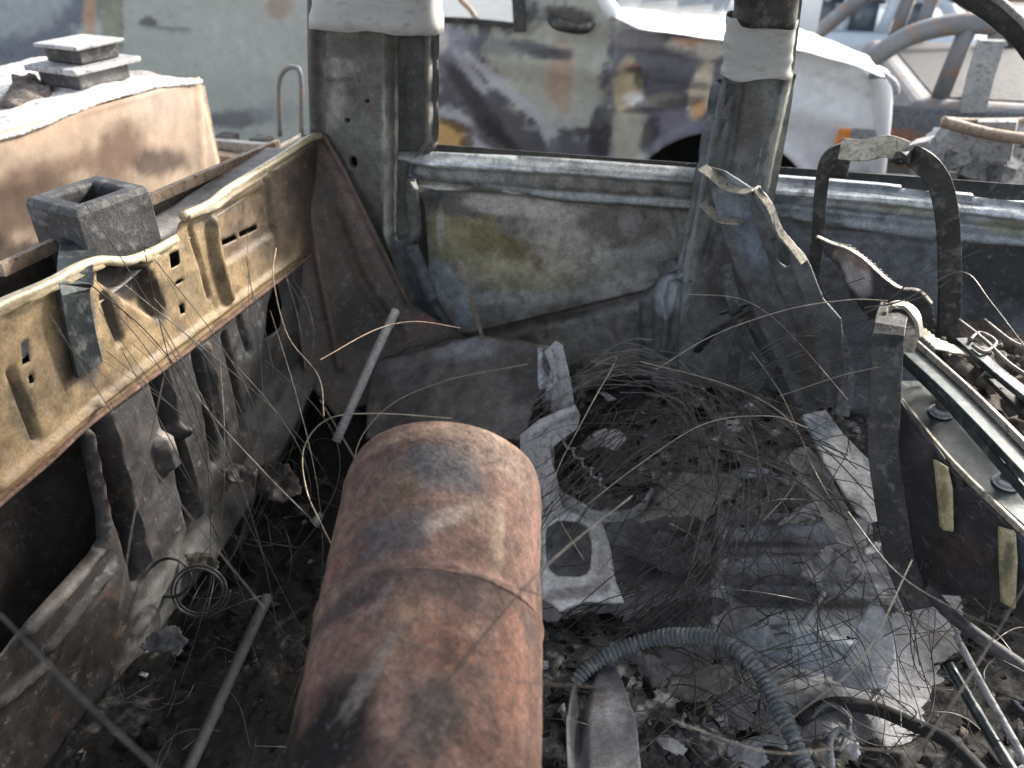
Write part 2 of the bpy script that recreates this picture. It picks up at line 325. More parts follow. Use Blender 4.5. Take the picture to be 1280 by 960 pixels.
tube('rolled_rail', [Xp(px, py+5, -.828) for px, py in [(-300, 533), (-60, 408), (0, 376), (60, 350), (95, 331), (125, 321), (160, 321), (190, 310), (220, 294)]], .0075, M['brass'], van, n=10)
tube('rolled_rail', [Xp(px, py+5, -.828) for px, py in [(228, 266), (262, 250), (285, 232), (345, 195), (385, 169), (400, 165)]], .0075, M['brass'], van, n=10)
strap('fold_lip', [Xp(px, py, -.832) for px, py in [(420, 290), (372, 331), (300, 387), (215, 452), (120, 522), (60, 577), (0, 628), (-60, 684), (-300, 866)]], .010, .006, M['rustband'], van, up=(1, 0, 0))
plate('outer_skin', plX(-.965), [(-.965, -.3, -.25), (-.965, 1.75, -.25), (-.965, 1.75, Xp(348, 182, -.965)[2]), Xp(348, 182, -.965), Xp(260, 220, -.965), Xp(178, 256, -.965), Xp(60, 312, -.965), (-.965, -.3, Xp(0, 340, -.965)[2])], M['scorch'], van, cell=.02, base=(70, 62, 56), gain=1., dent=.01)
strap('outer_rail', [Xp(0, 338, -.95), Xp(60, 310, -.95), Xp(178, 254, -.95), Xp(260, 218, -.95), Xp(348, 180, -.95)], .02, .012, M['tan'], van, up=(0, 0, 1))
plate('inner_ledge', pl3((-.95, .3, .60), (-.84, .3, .60), (-.95, 1.4, .64)), [(-.95, .3, .60), (-.84, .3, .60), (-.84, 1.55, .64), (-.95, 1.55, .64)], M['scorch'], van, cell=.01, base=(110, 104, 98), gain=1.2, dent=.006, patches=[(200, 280, 60, 25, -30, (150, 145, 140), .8, .6)])
# corner gusset at the end of the rear wall
gp = pl3(W(405, 165, 1.6), W(560, 410, 1.54), Xp(378, 430, -.836))
plate('corner_gusset', gp, [(400, 165), (409, 168), (430, 205), (470, 290), (515, 380), (560, 408), (590, 425), (500, 490), (420, 520), (385, 480), (368, 400), (350, 320), (372, 230)], M['scorch'], van, cell=.005, thick=.004,
      relief=[('r', [(406, 172), (430, 212), (470, 295), (512, 382)], 7, .012), ('r', [(385, 230), (398, 330), (425, 460)], 9, .012), ('r', [(415, 260), (450, 350), (500, 420)], 12, -.012)], base=(70, 62, 54), gain=1.3, var=.3,
      patches=[(440, 250, 10, 90, -24, (112, 88, 84), .7, .6), (385, 300, 12, 100, -8, (96, 74, 70), .7, .6), (450, 400, 40, 40, 0, (44, 40, 36), .9, .6), (535, 400, 30, 8, 10, (96, 50, 55), .7, .5)])
# far side: rear door
SILL = [(470, 182), (535, 189), (700, 197), (875, 210), (885, 260), (700, 248), (520, 226), (470, 220)]
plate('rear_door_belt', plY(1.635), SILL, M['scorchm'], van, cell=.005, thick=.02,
      relief=[('r', [(500, 192), (540, 200), (700, 209), (880, 222)], 12, .03), ('r', [(520, 228), (700, 243), (880, 254)], 9, -.012)], base=(122, 126, 126), gain=1.6,
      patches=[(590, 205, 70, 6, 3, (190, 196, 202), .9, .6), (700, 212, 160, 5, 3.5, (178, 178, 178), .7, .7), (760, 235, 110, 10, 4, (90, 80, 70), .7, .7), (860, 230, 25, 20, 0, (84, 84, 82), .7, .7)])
plate('rear_door_inner', plY(1.675), [(480, 215), (885, 250), (885, 500), (560, 500), (480, 330)], M['scorch'], van, cell=.005,
      relief=[('f', [(522, 262), (530, 240), (600, 240), (840, 262), (850, 330), (822, 360), (600, 408), (560, 398), (532, 355), (520, 320)], 12, -.035), ('r', [(513, 238), (512, 300), (518, 340), (535, 380), (568, 412)], 9, .016),
              ('r', [(598, 420), (700, 398), (830, 366)], 10, -.03), ('r', [(560, 420), (640, 400), (700, 385), (830, 350)], 7, .012), ('r', [(545, 235), (620, 245), (720, 252)], 8, .012), ('f', [(720, 262), (830, 268), (835, 320), (740, 330)], 14, -.01)],
      base=(98, 97, 92), gain=2.1, var=.34, patches=[
          (570, 300, 45, 40, 20, (112, 106, 66), .75, .6), (640, 345, 60, 26, 5, (122, 116, 92), .9, .7), (640, 320, 22, 14, 35, (86, 76, 44), .9, .5), (662, 325, 8, 26, -30, (84, 68, 40), .9, .5), (605, 305, 26, 16, 10, (92, 84, 48), .8, .6), (700, 310, 50, 40, 0, (124, 120, 108), .7, .8),
          (560, 262, 38, 14, 10, (66, 66, 68), .8, .5), (640, 262, 70, 14, 6, (138, 134, 128), .8, .6), (530, 235, 50, 5, 4, (160, 160, 158), .8, .5), (710, 244, 12, 7, 0, (178, 180, 188), .95, .4), (642, 238, 14, 7, -5, (165, 168, 172), .95, .5), (775, 292, 55, 26, 0, (72, 66, 64), .85, .7), (785, 285, 14, 22, 10, (110, 104, 102), .7, .7),
          (560, 370, 14, 45, -30, (122, 130, 138), .9, .5), (700, 395, 130, 9, -12, (50, 46, 44), .9, .6), (630, 430, 60, 20, -8, (78, 70, 62), .7, .6), (780, 410, 60, 28, -8, (84, 84, 82), .9, .6), (620, 380, 60, 8, -3, (122, 126, 126), .7, .6), (545, 290, 5, 28, 0, (138, 138, 132), .7, .6), (850, 430, 20, 60, 0, (60, 62, 64), .7, .6)])
plate('rear_door_outer', plY(1.74), [(-.95, 1.74, -.3), (.02, 1.74, -.3), (.02, 1.74, .62), (-.95, 1.74, .62)], M['scorch'], van, cell=.04, base=(60, 60, 58))
# far side: rear roof pillar
plate('rear_pillar', plY(1.60), [(383, -300), (384, 60), (387, 172), (405, 170), (440, 250), (520, 430), (575, 432), (535, 370), (508, 300), (502, 230), (520, 205), (536, 190), (534, 40), (540, -300)], M['scorch'], van, cell=.005, thick=.03,
      holes=[[(441+6*math.cos(a), 203+8*math.sin(a)) for a in np.linspace(0, 6.28, 9)[:-1]], [(434+4*math.cos(a), 151+4*math.sin(a)) for a in np.linspace(0, 6.28, 8)[:-1]], [(459+4*math.cos(a), 127+3*math.sin(a)) for a in np.linspace(0, 6.28, 8)[:-1]]],
      relief=[('r', [(481, -300), (486, 150), (484, 290), (520, 400)], 9, .022), ('f', [(494, -300), (494, 300), (560, 300), (560, -300)], 8, -.03), ('r', [(398, -300), (400, 180)], 14, -.012), ('r', [(528, -300), (530, 180), (512, 205), (505, 240), (512, 310), (540, 380)], 7, .02), ('f', [(400, 80), (430, 76), (440, 98), (405, 100)], 6, .007)],
      base=(90, 90, 84), gain=1.2, var=.25, patches=[(483, 230, 7, 110, 0, (150, 150, 138), .8, .6), (424, 83, 22, 12, 0, (135, 132, 122), .7, .7), (415, 130, 18, 30, 10, (128, 126, 116), .7, .7), (512, 120, 16, 120, 0, (66, 68, 66), .9, .5), (400, 100, 14, 90, 0, (68, 66, 60), .7, .6),  # pale upright stripe is the ridge highlight, painted on
                                                   (440, 60, 50, 14, 0, (66, 64, 58), .7, .7), (530, 360, 16, 60, -28, (70, 80, 92), .8, .6), (455, 200, 30, 40, 0, (104, 104, 98), .6, .8), (515, 250, 14, 50, 0, (88, 94, 98), .6, .7)])
box('rear_pillar_core', [W(384, 60, 1.645)[0]+.02, 1.645, .0], W(520, 100, 1.7)*[1, 0, 0]+[0, 1.73, 1.42], M['soot'], van)
# far side: middle pillar
plate('middle_pillar', plY(1.60), [(922, -300), (917, 30), (903, 95), (885, 180), (868, 260), (852, 330), (826, 344), (813, 378), (815, 480), (900, 560), (955, 480), (960, 300), (966, 215), (991, 98), (1003, 0), (1010, -300)], M['scorch'], van, cell=.005, thick=.03,
      relief=[('r', [(905, 100), (882, 215), (860, 330), (846, 470)], 7, .02), ('r', [(984, 90), (957, 230), (940, 330)], 8, .022), ('r', [(925, 110), (905, 240), (880, 330)], 10, -.014), ('r', [(858, 345), (833, 352), (827, 375), (832, 400), (828, 450)], 7, .014), ('f', [(815, 350), (850, 340), (846, 470), (815, 470)], 6, -.02)],
      base=(84, 88, 88), gain=1.5, var=.25, patches=[(970, 170, 7, 90, 13, (138, 138, 128), .8, .6), (935, 150, 22, 40, 0, (70, 60, 56), .8, .7), (880, 200, 9, 90, 14, (92, 98, 104), .7, .6), (834, 372, 14, 28, 10, (140, 148, 156), .9, .5), (862, 330, 7, 70, 8, (118, 124, 128), .7, .6), (940, 260, 16, 60, 8, (96, 98, 94), .6, .7), (905, 340, 30, 50, 0, (62, 56, 56), .8, .7)])
box('middle_pillar_core', (W(930, 100, 1.64)[0]-.02, 1.645, 0), (W(975, 100, 1.64)[0], 1.73, 1.42), M['soot'], van)
# far side: front door
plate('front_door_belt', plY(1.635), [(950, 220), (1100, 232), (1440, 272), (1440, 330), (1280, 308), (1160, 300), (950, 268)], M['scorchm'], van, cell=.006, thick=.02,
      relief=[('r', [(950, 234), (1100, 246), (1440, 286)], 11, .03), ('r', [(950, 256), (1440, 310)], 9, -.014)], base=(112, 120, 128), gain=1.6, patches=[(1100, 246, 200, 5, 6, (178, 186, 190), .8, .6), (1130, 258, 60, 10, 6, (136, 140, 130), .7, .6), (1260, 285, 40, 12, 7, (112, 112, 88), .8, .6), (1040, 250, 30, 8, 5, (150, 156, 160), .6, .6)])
plate('front_door_inner', plY(1.68), [(930, 250), (1500, 310), (1500, 660), (930, 560)], M['scorch'], van, cell=.007,
      relief=[('r', [(1000, 270), (1280, 300)], 12, .02), ('r', [(1000, 290), (1180, 300)], 6, -.02), ('f', [(1198, 282), (1440, 300), (1440, 520), (1150, 500), (1190, 400)], 14, -.05)],
      base=(82, 88, 96), gain=1.6, patches=[(1100, 282, 110, 12, 5, (104, 104, 92), .8, .6), (1060, 275, 24, 9, 12, (50, 52, 52), .8, .5), (1095, 268, 30, 8, 5, (132, 136, 136), .7, .6), (1265, 330, 70, 90, 25, (34, 36, 38), .95, .5), (1235, 400, 30, 40, 0, (44, 48, 52), .8, .6), (1040, 380, 40, 50, 0, (80, 86, 92), .8, .7), (1210, 282, 50, 7, 5, (40, 42, 42), .8, .4)])  # darkest patches paint the gloom of an open void over the recess
plate('front_door_outer', plY(1.76), [(.1, 1.76, -.3), (1.7, 1.76, -.3), (1.7, 1.76, .62), (.1, 1.76, .62)], M['scorch'], van, cell=.05, base=(50, 52, 54))
tube('front_pillar', [W(1340, 130, 1.66), W(1286, 52, 1.66), W(1262, 28, 1.66), W(1232, 5, 1.66), W(1170, -30, 1.66), W(1050, -70, 1.66)], .022, M['soot'], van, n=10)
tube('front_pillar_edge', [W(1340, 112, 1.63), W(1288, 40, 1.63), W(1268, 18, 1.63), W(1242, -3, 1.63), W(1180, -38, 1.63)], .006, M['pale'], van, n=6)
# roof and floor
plate('roof', plZ(1.43), [(-.95, .25, 1.43), (1.7, .25, 1.43), (1.7, 1.76, 1.43), (-.95, 1.76, 1.43)], M['soot'], van, cell=.05, dent=.01, thick=.004)
plate('floor_pan', plZ(0), [(-.85, -.4, 0), (1.7, -.4, 0), (1.7, 1.74, 0), (-.85, 1.74, 0)], M['scorchm'], van, cell=.009, dent=.004, thick=.004,
      relief=[('r', [(885, 668), (1080, 655)], 14, .018), ('r', [(870, 705), (1085, 700)], 15, .018), ('r', [(860, 742), (1090, 738)], 14, .02), ('r', [(790, 700), (900, 660)], 12, .014), ('r', [(985, 800), (1090, 830)], 30, .04), ('r', [(900, 640), (885, 780)], 10, .02)],
      base=(90, 91, 93), gain=2.5, var=.3, patches=[(980, 700, 110, 50, 0, (84, 86, 92), .9, .7), (1000, 752, 90, 9, 3, (34, 34, 36), .8, .5), (1000, 800, 90, 34, 8, (128, 136, 142), .8, .7), (830, 700, 50, 40, 20, (70, 68, 74), .8, .7), (960, 680, 80, 4, 0, (40, 40, 44), .7, .5)])

# ------------------------------------------------------------------ wraps on the pillars
def sleeve(name, rings, m, label, cat, parent=None, k=56, fold=.0035, seed=0, **kw):     # rings: (centre, half width, half depth)
    V = []
    n = len(rings)
    for i, (c, a, b) in enumerate(rings):
        for j in range(k):
            t = 2*math.pi*j/k; e = .6; ct, st = math.cos(t), math.sin(t)
            V.append(np.array(c)+[a*math.copysign(abs(ct)**e, ct), b*math.copysign(abs(st)**e, st), 0])
    V = np.array(V); e_ = np.zeros(len(V)); e_[:k] = 1; e_[-k:] = 1; V[:, 2] += e_*.004*fbm(V, 22, 3, seed+12); V += fold*np.c_[fbm(V*[1, 1, 3], 14, 3, seed), fbm(V*[1, 1, 4], 18, 3, seed+4), fbm(V, 10, 2, seed+8)]
    Fs = [(i*k+j, i*k+(j+1) % k, (i+1)*k+(j+1) % k, (i+1)*k+j) for i in range(n-1) for j in range(k)]
    return mk(name, V, Fs, m, parent, thick=.002, label=label, cat=cat, **kw)
def px_sleeve(name, l, r, y0, y1, Y, depth, m, label, cat, n=18, slope=0, **kw):
    R = []
    for i in range(n):
        t = i/(n-1); y = y0+(y1-y0)*t; a = W(l(t), y, Y); b = W(r(t), y, Y); st = 1-.028*((i*7//n) % 2)-.01*((i*7//n) % 3); R.append(((a+b)/2+[0, depth, 0], abs(b[0]-a[0])/2*st, depth*st))
    return sleeve(name, R, m, label, cat, **kw)
px_sleeve('paper_wrap', lambda t: 376+2*t, lambda t: 542-2*t, -200, 41, 1.565, .055, M['paper'], 'wide off-white paper wrap round the top of the left roof pillar', 'wrapping', seed=3, group='wraps on the roof pillars')
px_sleeve('paper_wrap', lambda t: 908-8*t*(1-t)-6*t, lambda t: 998-8*t, 28, 101, 1.555, .06, M['paper'], 'narrow grey-white paper cuff round the right roof pillar under the dark foam collar', 'wrapping', seed=5, group='wraps on the roof pillars')
px_sleeve('foam_collar', lambda t: 922-4*t, lambda t: 1003-4*t, -120, 36, 1.55, .068, M['soot'], 'dark sooty foam collar round the right roof pillar above the paper cuff', 'foam collar', seed=8, fold=.005)

# ------------------------------------------------------------------ gas cylinder
R_ = .122
D = ray(676, -487); D /= np.linalg.norm(D)
nR = np.cross(ray(676, 700), D); nR /= np.linalg.norm(nR); nL = np.cross(D, ray(437, 580)); nL /= np.linalg.norm(nL)
half = math.acos(-nR @ nL)/2; wv = np.cross(nR-nL, D); wv /= np.linalg.norm(wv)
if wv @ ray(600, 700) < 0: wv = -wv
A0 = CAM+wv*R_/math.sin(half)
side = np.cross(D, wv); side /= np.linalg.norm(side); upv = -wv
# slide along D so that the crown of the dome lands at the right height in view
def proj(p):
    v = np.array(p)-CAM; c, s = math.cos(YAW), math.sin(YAW); v = np.array([c*v[0]+s*v[1], -s*v[0]+c*v[1], v[2]])
    z = v[1]*math.cos(PITCH)-v[2]*math.sin(PITCH); y = v[1]*math.sin(PITCH)+v[2]*math.cos(PITCH)
    return 640+F*v[0]/z, 480-F*y/z
best = min(np.linspace(-.3, 1.2, 400), key=lambda s: abs(min(proj(A0+D*s+R_*(math.cos(a)*upv+math.sin(a)*side))[1] for a in np.linspace(-1.2, 1.2, 9))-531))
Ff = A0+D*(best+.02); Lc = .86
nu, nv = 110, 190; VV = []; PP = []; S = []
prof = [(0, .01), (.001, .45), (.003, .74), (.007, .90), (.014, .97), (.024, .995), (.04, 1.)]
xs = np.r_[np.array([0, .0005, .001, .002, .003, .0045, .006, .008, .011, .014, .018]), np.linspace(.024, .10, 15), np.linspace(.104, Lc, nv-26)]; 
rr = np.interp(xs, [p[0] for p in prof], [p[1] for p in prof])*R_
for b_, w_, h_ in ((.215, .006, .0022), (.045, .006, .001), (Lc-.05, .006, .003)): rr = rr+h_*np.exp(-((xs-b_)/w_)**2)
ang = np.linspace(0, 2*math.pi, nu, endpoint=False)
for x, r in zip(xs, rr):
    VV.append(Ff-D*x + r*(np.outer(np.cos(ang), upv)+np.outer(np.sin(ang), side)))
VV = np.concatenate(VV); nn = len(xs)
idx = np.arange(nn*nu).reshape(nn, nu); nx = np.roll(idx, -1, 1)
Fc = np.c_[idx[:-1].ravel(), nx[:-1].ravel(), nx[1:].ravel(), idx[1:].ravel()]
rad = VV-(Ff+np.outer((VV-Ff) @ D, D)); rad /= np.linalg.norm(rad, axis=1)[:, None]+1e-9
cpl = Plane(A0+upv*R_, upv, up=D)
colc = paint(VV, cpl, (148, 106, 88), [
    (555, 585, 55, 34, 10, (98, 96, 100), .95, .7), (500, 610, 26, 30, 0, (134, 100, 72), .8, .8), (620, 560, 60, 26, 15, (165, 138, 118), .6, .8), (500, 660, 60, 28, -5, (98, 96, 102), .8, .7), (560, 648, 46, 14, -22, (186, 162, 142), .75, .9), (600, 640, 9, 26, 0, (170, 140, 110), .6, .6),
    (625, 655, 9, 48, 0, (186, 156, 124), .7, .9), (600, 740, 90, 22, 12, (96, 78, 74), .7, .7), (430, 668, 34, 10, -10, (150, 88, 72), .7, .7), (430, 735, 50, 16, -8, (84, 74, 72), .8, .7), (520, 715, 60, 16, 0, (112, 84, 76), .6, .7), (645, 820, 24, 80, 0, (182, 118, 88), .7, .5),
    (600, 708, 60, 5, 8, (196, 142, 122), .6, .6), (450, 706, 50, 5, -10, (150, 118, 108), .5, .6),
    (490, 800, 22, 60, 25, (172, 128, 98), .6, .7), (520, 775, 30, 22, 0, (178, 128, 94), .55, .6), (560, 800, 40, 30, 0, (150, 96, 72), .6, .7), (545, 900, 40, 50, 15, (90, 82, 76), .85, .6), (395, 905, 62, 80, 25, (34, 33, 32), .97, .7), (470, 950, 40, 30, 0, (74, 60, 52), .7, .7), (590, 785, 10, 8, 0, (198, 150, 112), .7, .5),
    (510, 765, 8, 9, 0, (200, 150, 112), .7, .5), (448, 785, 7, 9, 0, (186, 122, 92), .7, .5), (470, 830, 6, 60, 30, (168, 150, 136), .7, .5), (440, 860, 5, 30, 35, (158, 144, 132), .7, .5), (620, 930, 60, 40, 0, (118, 76, 60), .7, .7), (390, 830, 16, 40, 10, (150, 96, 80), .5, .6), (480, 740, 6, 30, 30, (150, 138, 130), .5, .6),
    (665, 560, 14, 60, 0, (120, 100, 90), .4, .8), (560, 535, 120, 8, 0, (200, 165, 130), .45, .9)], .60, 3, var=.34)  # pale strip along the crown is a painted rim highlight
lm = (colc @ [.3, .6, .1])[:, None]; colc = (colc*.84+lm*.16)*1.0; streak = fbm(np.c_[(VV-Ff) @ side*60, (VV-Ff) @ upv*60, (VV-Ff) @ D*9], 1, 4, 3); colc *= (1+.28*streak)[:, None]
pits = fbm(VV, 60, 3, 55); colc = np.where((pits > .78)[:, None], colc*.6+lin((180, 140, 112))*.22, colc)
VV = VV+rad*(.0022*fbm(VV, 9, 3, 40)+.0006*fbm(VV, 70, 2, 41))[:, None]
cyl = E('gas_cylinder', 'large rusty brown gas cylinder with a domed end lying on the van floor', 'gas cylinder', (Ff[0]-D[0]*.4, Ff[1]-D[1]*.4, 0))
mk('shell', VV, Fc, M['rust'], cyl, colc)
for b_ in (.215,):
    pts = [Ff-D*b_+(R_*1.008)*(math.cos(a)*upv+math.sin(a)*side) for a in np.linspace(0, 2*math.pi, 64)]
    tube('weld_band', pts, .0022, M['rustband'], cyl, n=6, sub=1)
print('CYL far z', Ff[2]-R_, 'near', (Ff-D*Lc)[2]-R_, Ff)
for t_ in (.12, .62):       # charred cradle blocks carry it
    c = Ff-D*t_; zt = c[2]-R_*1.0
    if zt > .03: box('cradle', (c[0]-.12, c[1]-.03, .0), (c[0]+.12, c[1]+.03, zt+.012), M['soot'], cyl)

# ------------------------------------------------------------------ behind the rear wall, outside left
a0 = W(250, 96, 1.95); dv = ray(1160, -135); dv[2] = 0; dv /= np.linalg.norm(dv); nvv = np.array([-dv[1], dv[0], 0])
rb = E('rusted_chest', 'large rusty orange brown steel chest with ash covered top beside the van tail', 'steel chest', (a0[0]-.4, a0[1]-.6, -.60))
pf = Plane(a0, -nvv); Lb = 2.0; ztop = a0[2]
def rbp(s, t, z): return a0-dv*s+nvv*t+np.array([0, 0, z-ztop])      # s along the face, t into depth
plate('front_side', pf, [tuple(rbp(Lb, 0, -.59)), tuple(rbp(0, 0, -.59)), tuple(rbp(0, 0, ztop)), tuple(rbp(Lb, 0, ztop))], M['chest'], rb, cell=.012, dent=.008, dscale=4, base=(190, 164, 138), gain=.66, var=.22, thick=.004,
      relief=[('r', [(248, 100), (252, 215)], 6, .008)],
      patches=[(150, 190, 26, 40, 10, (112, 84, 68), .8, .8), (200, 205, 36, 18, -10, (84, 68, 62), .85, .7), (60, 215, 90, 16, -20, (128, 96, 78), .7, .9), (40, 260, 90, 40, -15, (92, 72, 60), .85, .8), (60, 160, 60, 24, -10, (214, 180, 150), .7, .8), (130, 130, 60, 8, -14, (150, 112, 92), .6, .8),
               (250, 150, 6, 60, 0, (215, 180, 150), .6, .7), (200, 130, 40, 26, 0, (198, 178, 160), .6, .8), (20, 330, 80, 30, 0, (66, 56, 50), .9, .7)])  # rust tones; low dark patches also paint in shade from the van
tp = Plane(rbp(0, 0, ztop), (0, 0, 1))
plate('lid', tp, [tuple(rbp(-.002, -.004, ztop)), tuple(rbp(Lb, -.004, ztop)), tuple(rbp(Lb, .62, ztop)), tuple(rbp(-.002, .62, ztop))], M['ash'], rb, cell=.012, dent=.018, dscale=4, base=(215, 210, 206), gain=.72, var=.35, thick=.01,
      patches=[(30, 122, 40, 9, -12, (90, 84, 80), .95, .5), (180, 90, 40, 5, -5, (140, 132, 128), .8, .6), (10, 95, 30, 5, 0, (170, 168, 166), .7, .6)])
V, Fs = join([box_vf(rbp(Lb/2, .6, (ztop-.6)/2), dv*Lb/2, nvv*.01, (0, 0, (ztop+.59)/2)), box_vf(rbp(0, .3, (ztop-.62)/2), dv*.01, nvv*.3, (0, 0, (ztop+.57)/2))]); mk('other_sides', V, Fs, M['tan'], rb, smooth=False)
c = E('stepped_cap', 'stacked pale metal block with stepped flange standing on the ash covered chest', 'metal block', tuple(rbp(.13, .2, ztop)))
def rbox(name, s0, s1, t0, t1, z0, z1, m, par, **k):
    V, Fs = box_vf(rbp((s0+s1)/2, (t0+t1)/2, (z0+z1)/2), dv*(s1-s0)/2, nvv*(t1-t0)/2, (0, 0, (z1-z0)/2)); return mk(name, V, Fs, m, par, smooth=False, bevel=.004, **k)
rbox('base_block', .10, .26, .14, .28, ztop+.005, ztop+.04, M['steeld'], c); rbox('flange', .07, .28, .12, .30, ztop+.042, ztop+.056, M['pale'], c)
rbox('neck', .11, .23, .15, .27, ztop+.058, ztop+.092, M['soot'], c); rbox('top_flange', .10, .25, .13, .28, ztop+.094, ztop+.104, M['pale'], c)
rbox('tan_post', .40, .45, .5, .55, ztop+.012, ztop+.2, M['tan'], None, label='upright tan rusty stub post at the back edge of the ash covered chest', cat='post')
# lump of charred stuff on the chest
plate('charred_lump', tp, [(0, 132), (20, 112), (45, 106), (66, 112), (60, 124), (20, 136)], M['ash'], None, cell=.008, dent=.03, dscale=14, base=(96, 88, 82), gain=1, label='dark charred lump lying in the white ash on the chest', cat='charred lump',
      fn=lambda u, v: .02+0*u, thick=.02)
# hollow metal box standing between rear wall and outer skin
hb = Xp(122, 262, -.905); 
hx = np.array([.25, .97, 0]); hx /= np.linalg.norm(hx); hy = np.array([-.97, .25, 0])
hbe = E('hollow_bracket', 'open square sooty steel tube bracket standing up behind the rear wall rail', 'bracket', (hb[0], hb[1], hb[2]-.11))
zt = hb[2]+.028
hc = np.array([hb[0]-.01, hb[1]+.00, 0])
o, i_ = .062, .034; V, Fs = [], []
for (r, z) in ((o, zt-.135), (o, zt-.01), (o-.004, zt), (i_+.004, zt), (i_, zt-.004), (i_, zt-.13)):
    for sx, sy in ((-1, -1), (1, -1), (1, 1), (-1, 1)): V.append(hc+hx*sx*r*1.05+hy*sy*r*.95+np.array([0, 0, z]))
for k in range(5):
    for j in range(4): Fs.append((k*4+j, k*4+(j+1) % 4, k*4+4+(j+1) % 4, k*4+4+j))
mk('socket', V, Fs, M['steeld'], hbe, smooth=False, bevel=.004)
strap('leg', [Xp(100, 300, -.90), Xp(96, 330, -.862), Xp(92, 350, -.822), Xp(98, 400, -.818), Xp(112, 462, -.822)], .05, .005, M['blue'], hbe, up=(0, 1, 0))
beam('steel_bar', W(252, 178, 2.35), W(345, 186, 2.35), .03, .03, M['pale'], label='pale flat steel bar lying past the right end of the rusted chest', cat='bar')
beam('rusted_beam', W(248, 200, 2.3), W(330, 212, 2.3), .05, .07, M['tan'], label='short brown rusted beam under the pale bar beside the chest', cat='beam')
tube('bent_pipe', [W(350, 170, 2.4), W(349, 110, 2.4), W(354, 90, 2.4), W(366, 84, 2.4), W(376, 96, 2.4), W(377, 170, 2.4)], .008, M['steelp'], label='thin pale bent pipe loop upright left of the roof pillar', cat='pipe')
V, Fs = join([box_vf(W(250+k*14, 215, 2.4)*[1, 1, 0]+[0, 0, -.1], (.03, 0, 0), (0, .03, 0), (0, 0, .50)) for k in (0, 3, 6)])
mk('trestle', V, Fs, M['soot'], smooth=False, label='sooty trestle legs carrying the bars beside the chest', cat='trestle')

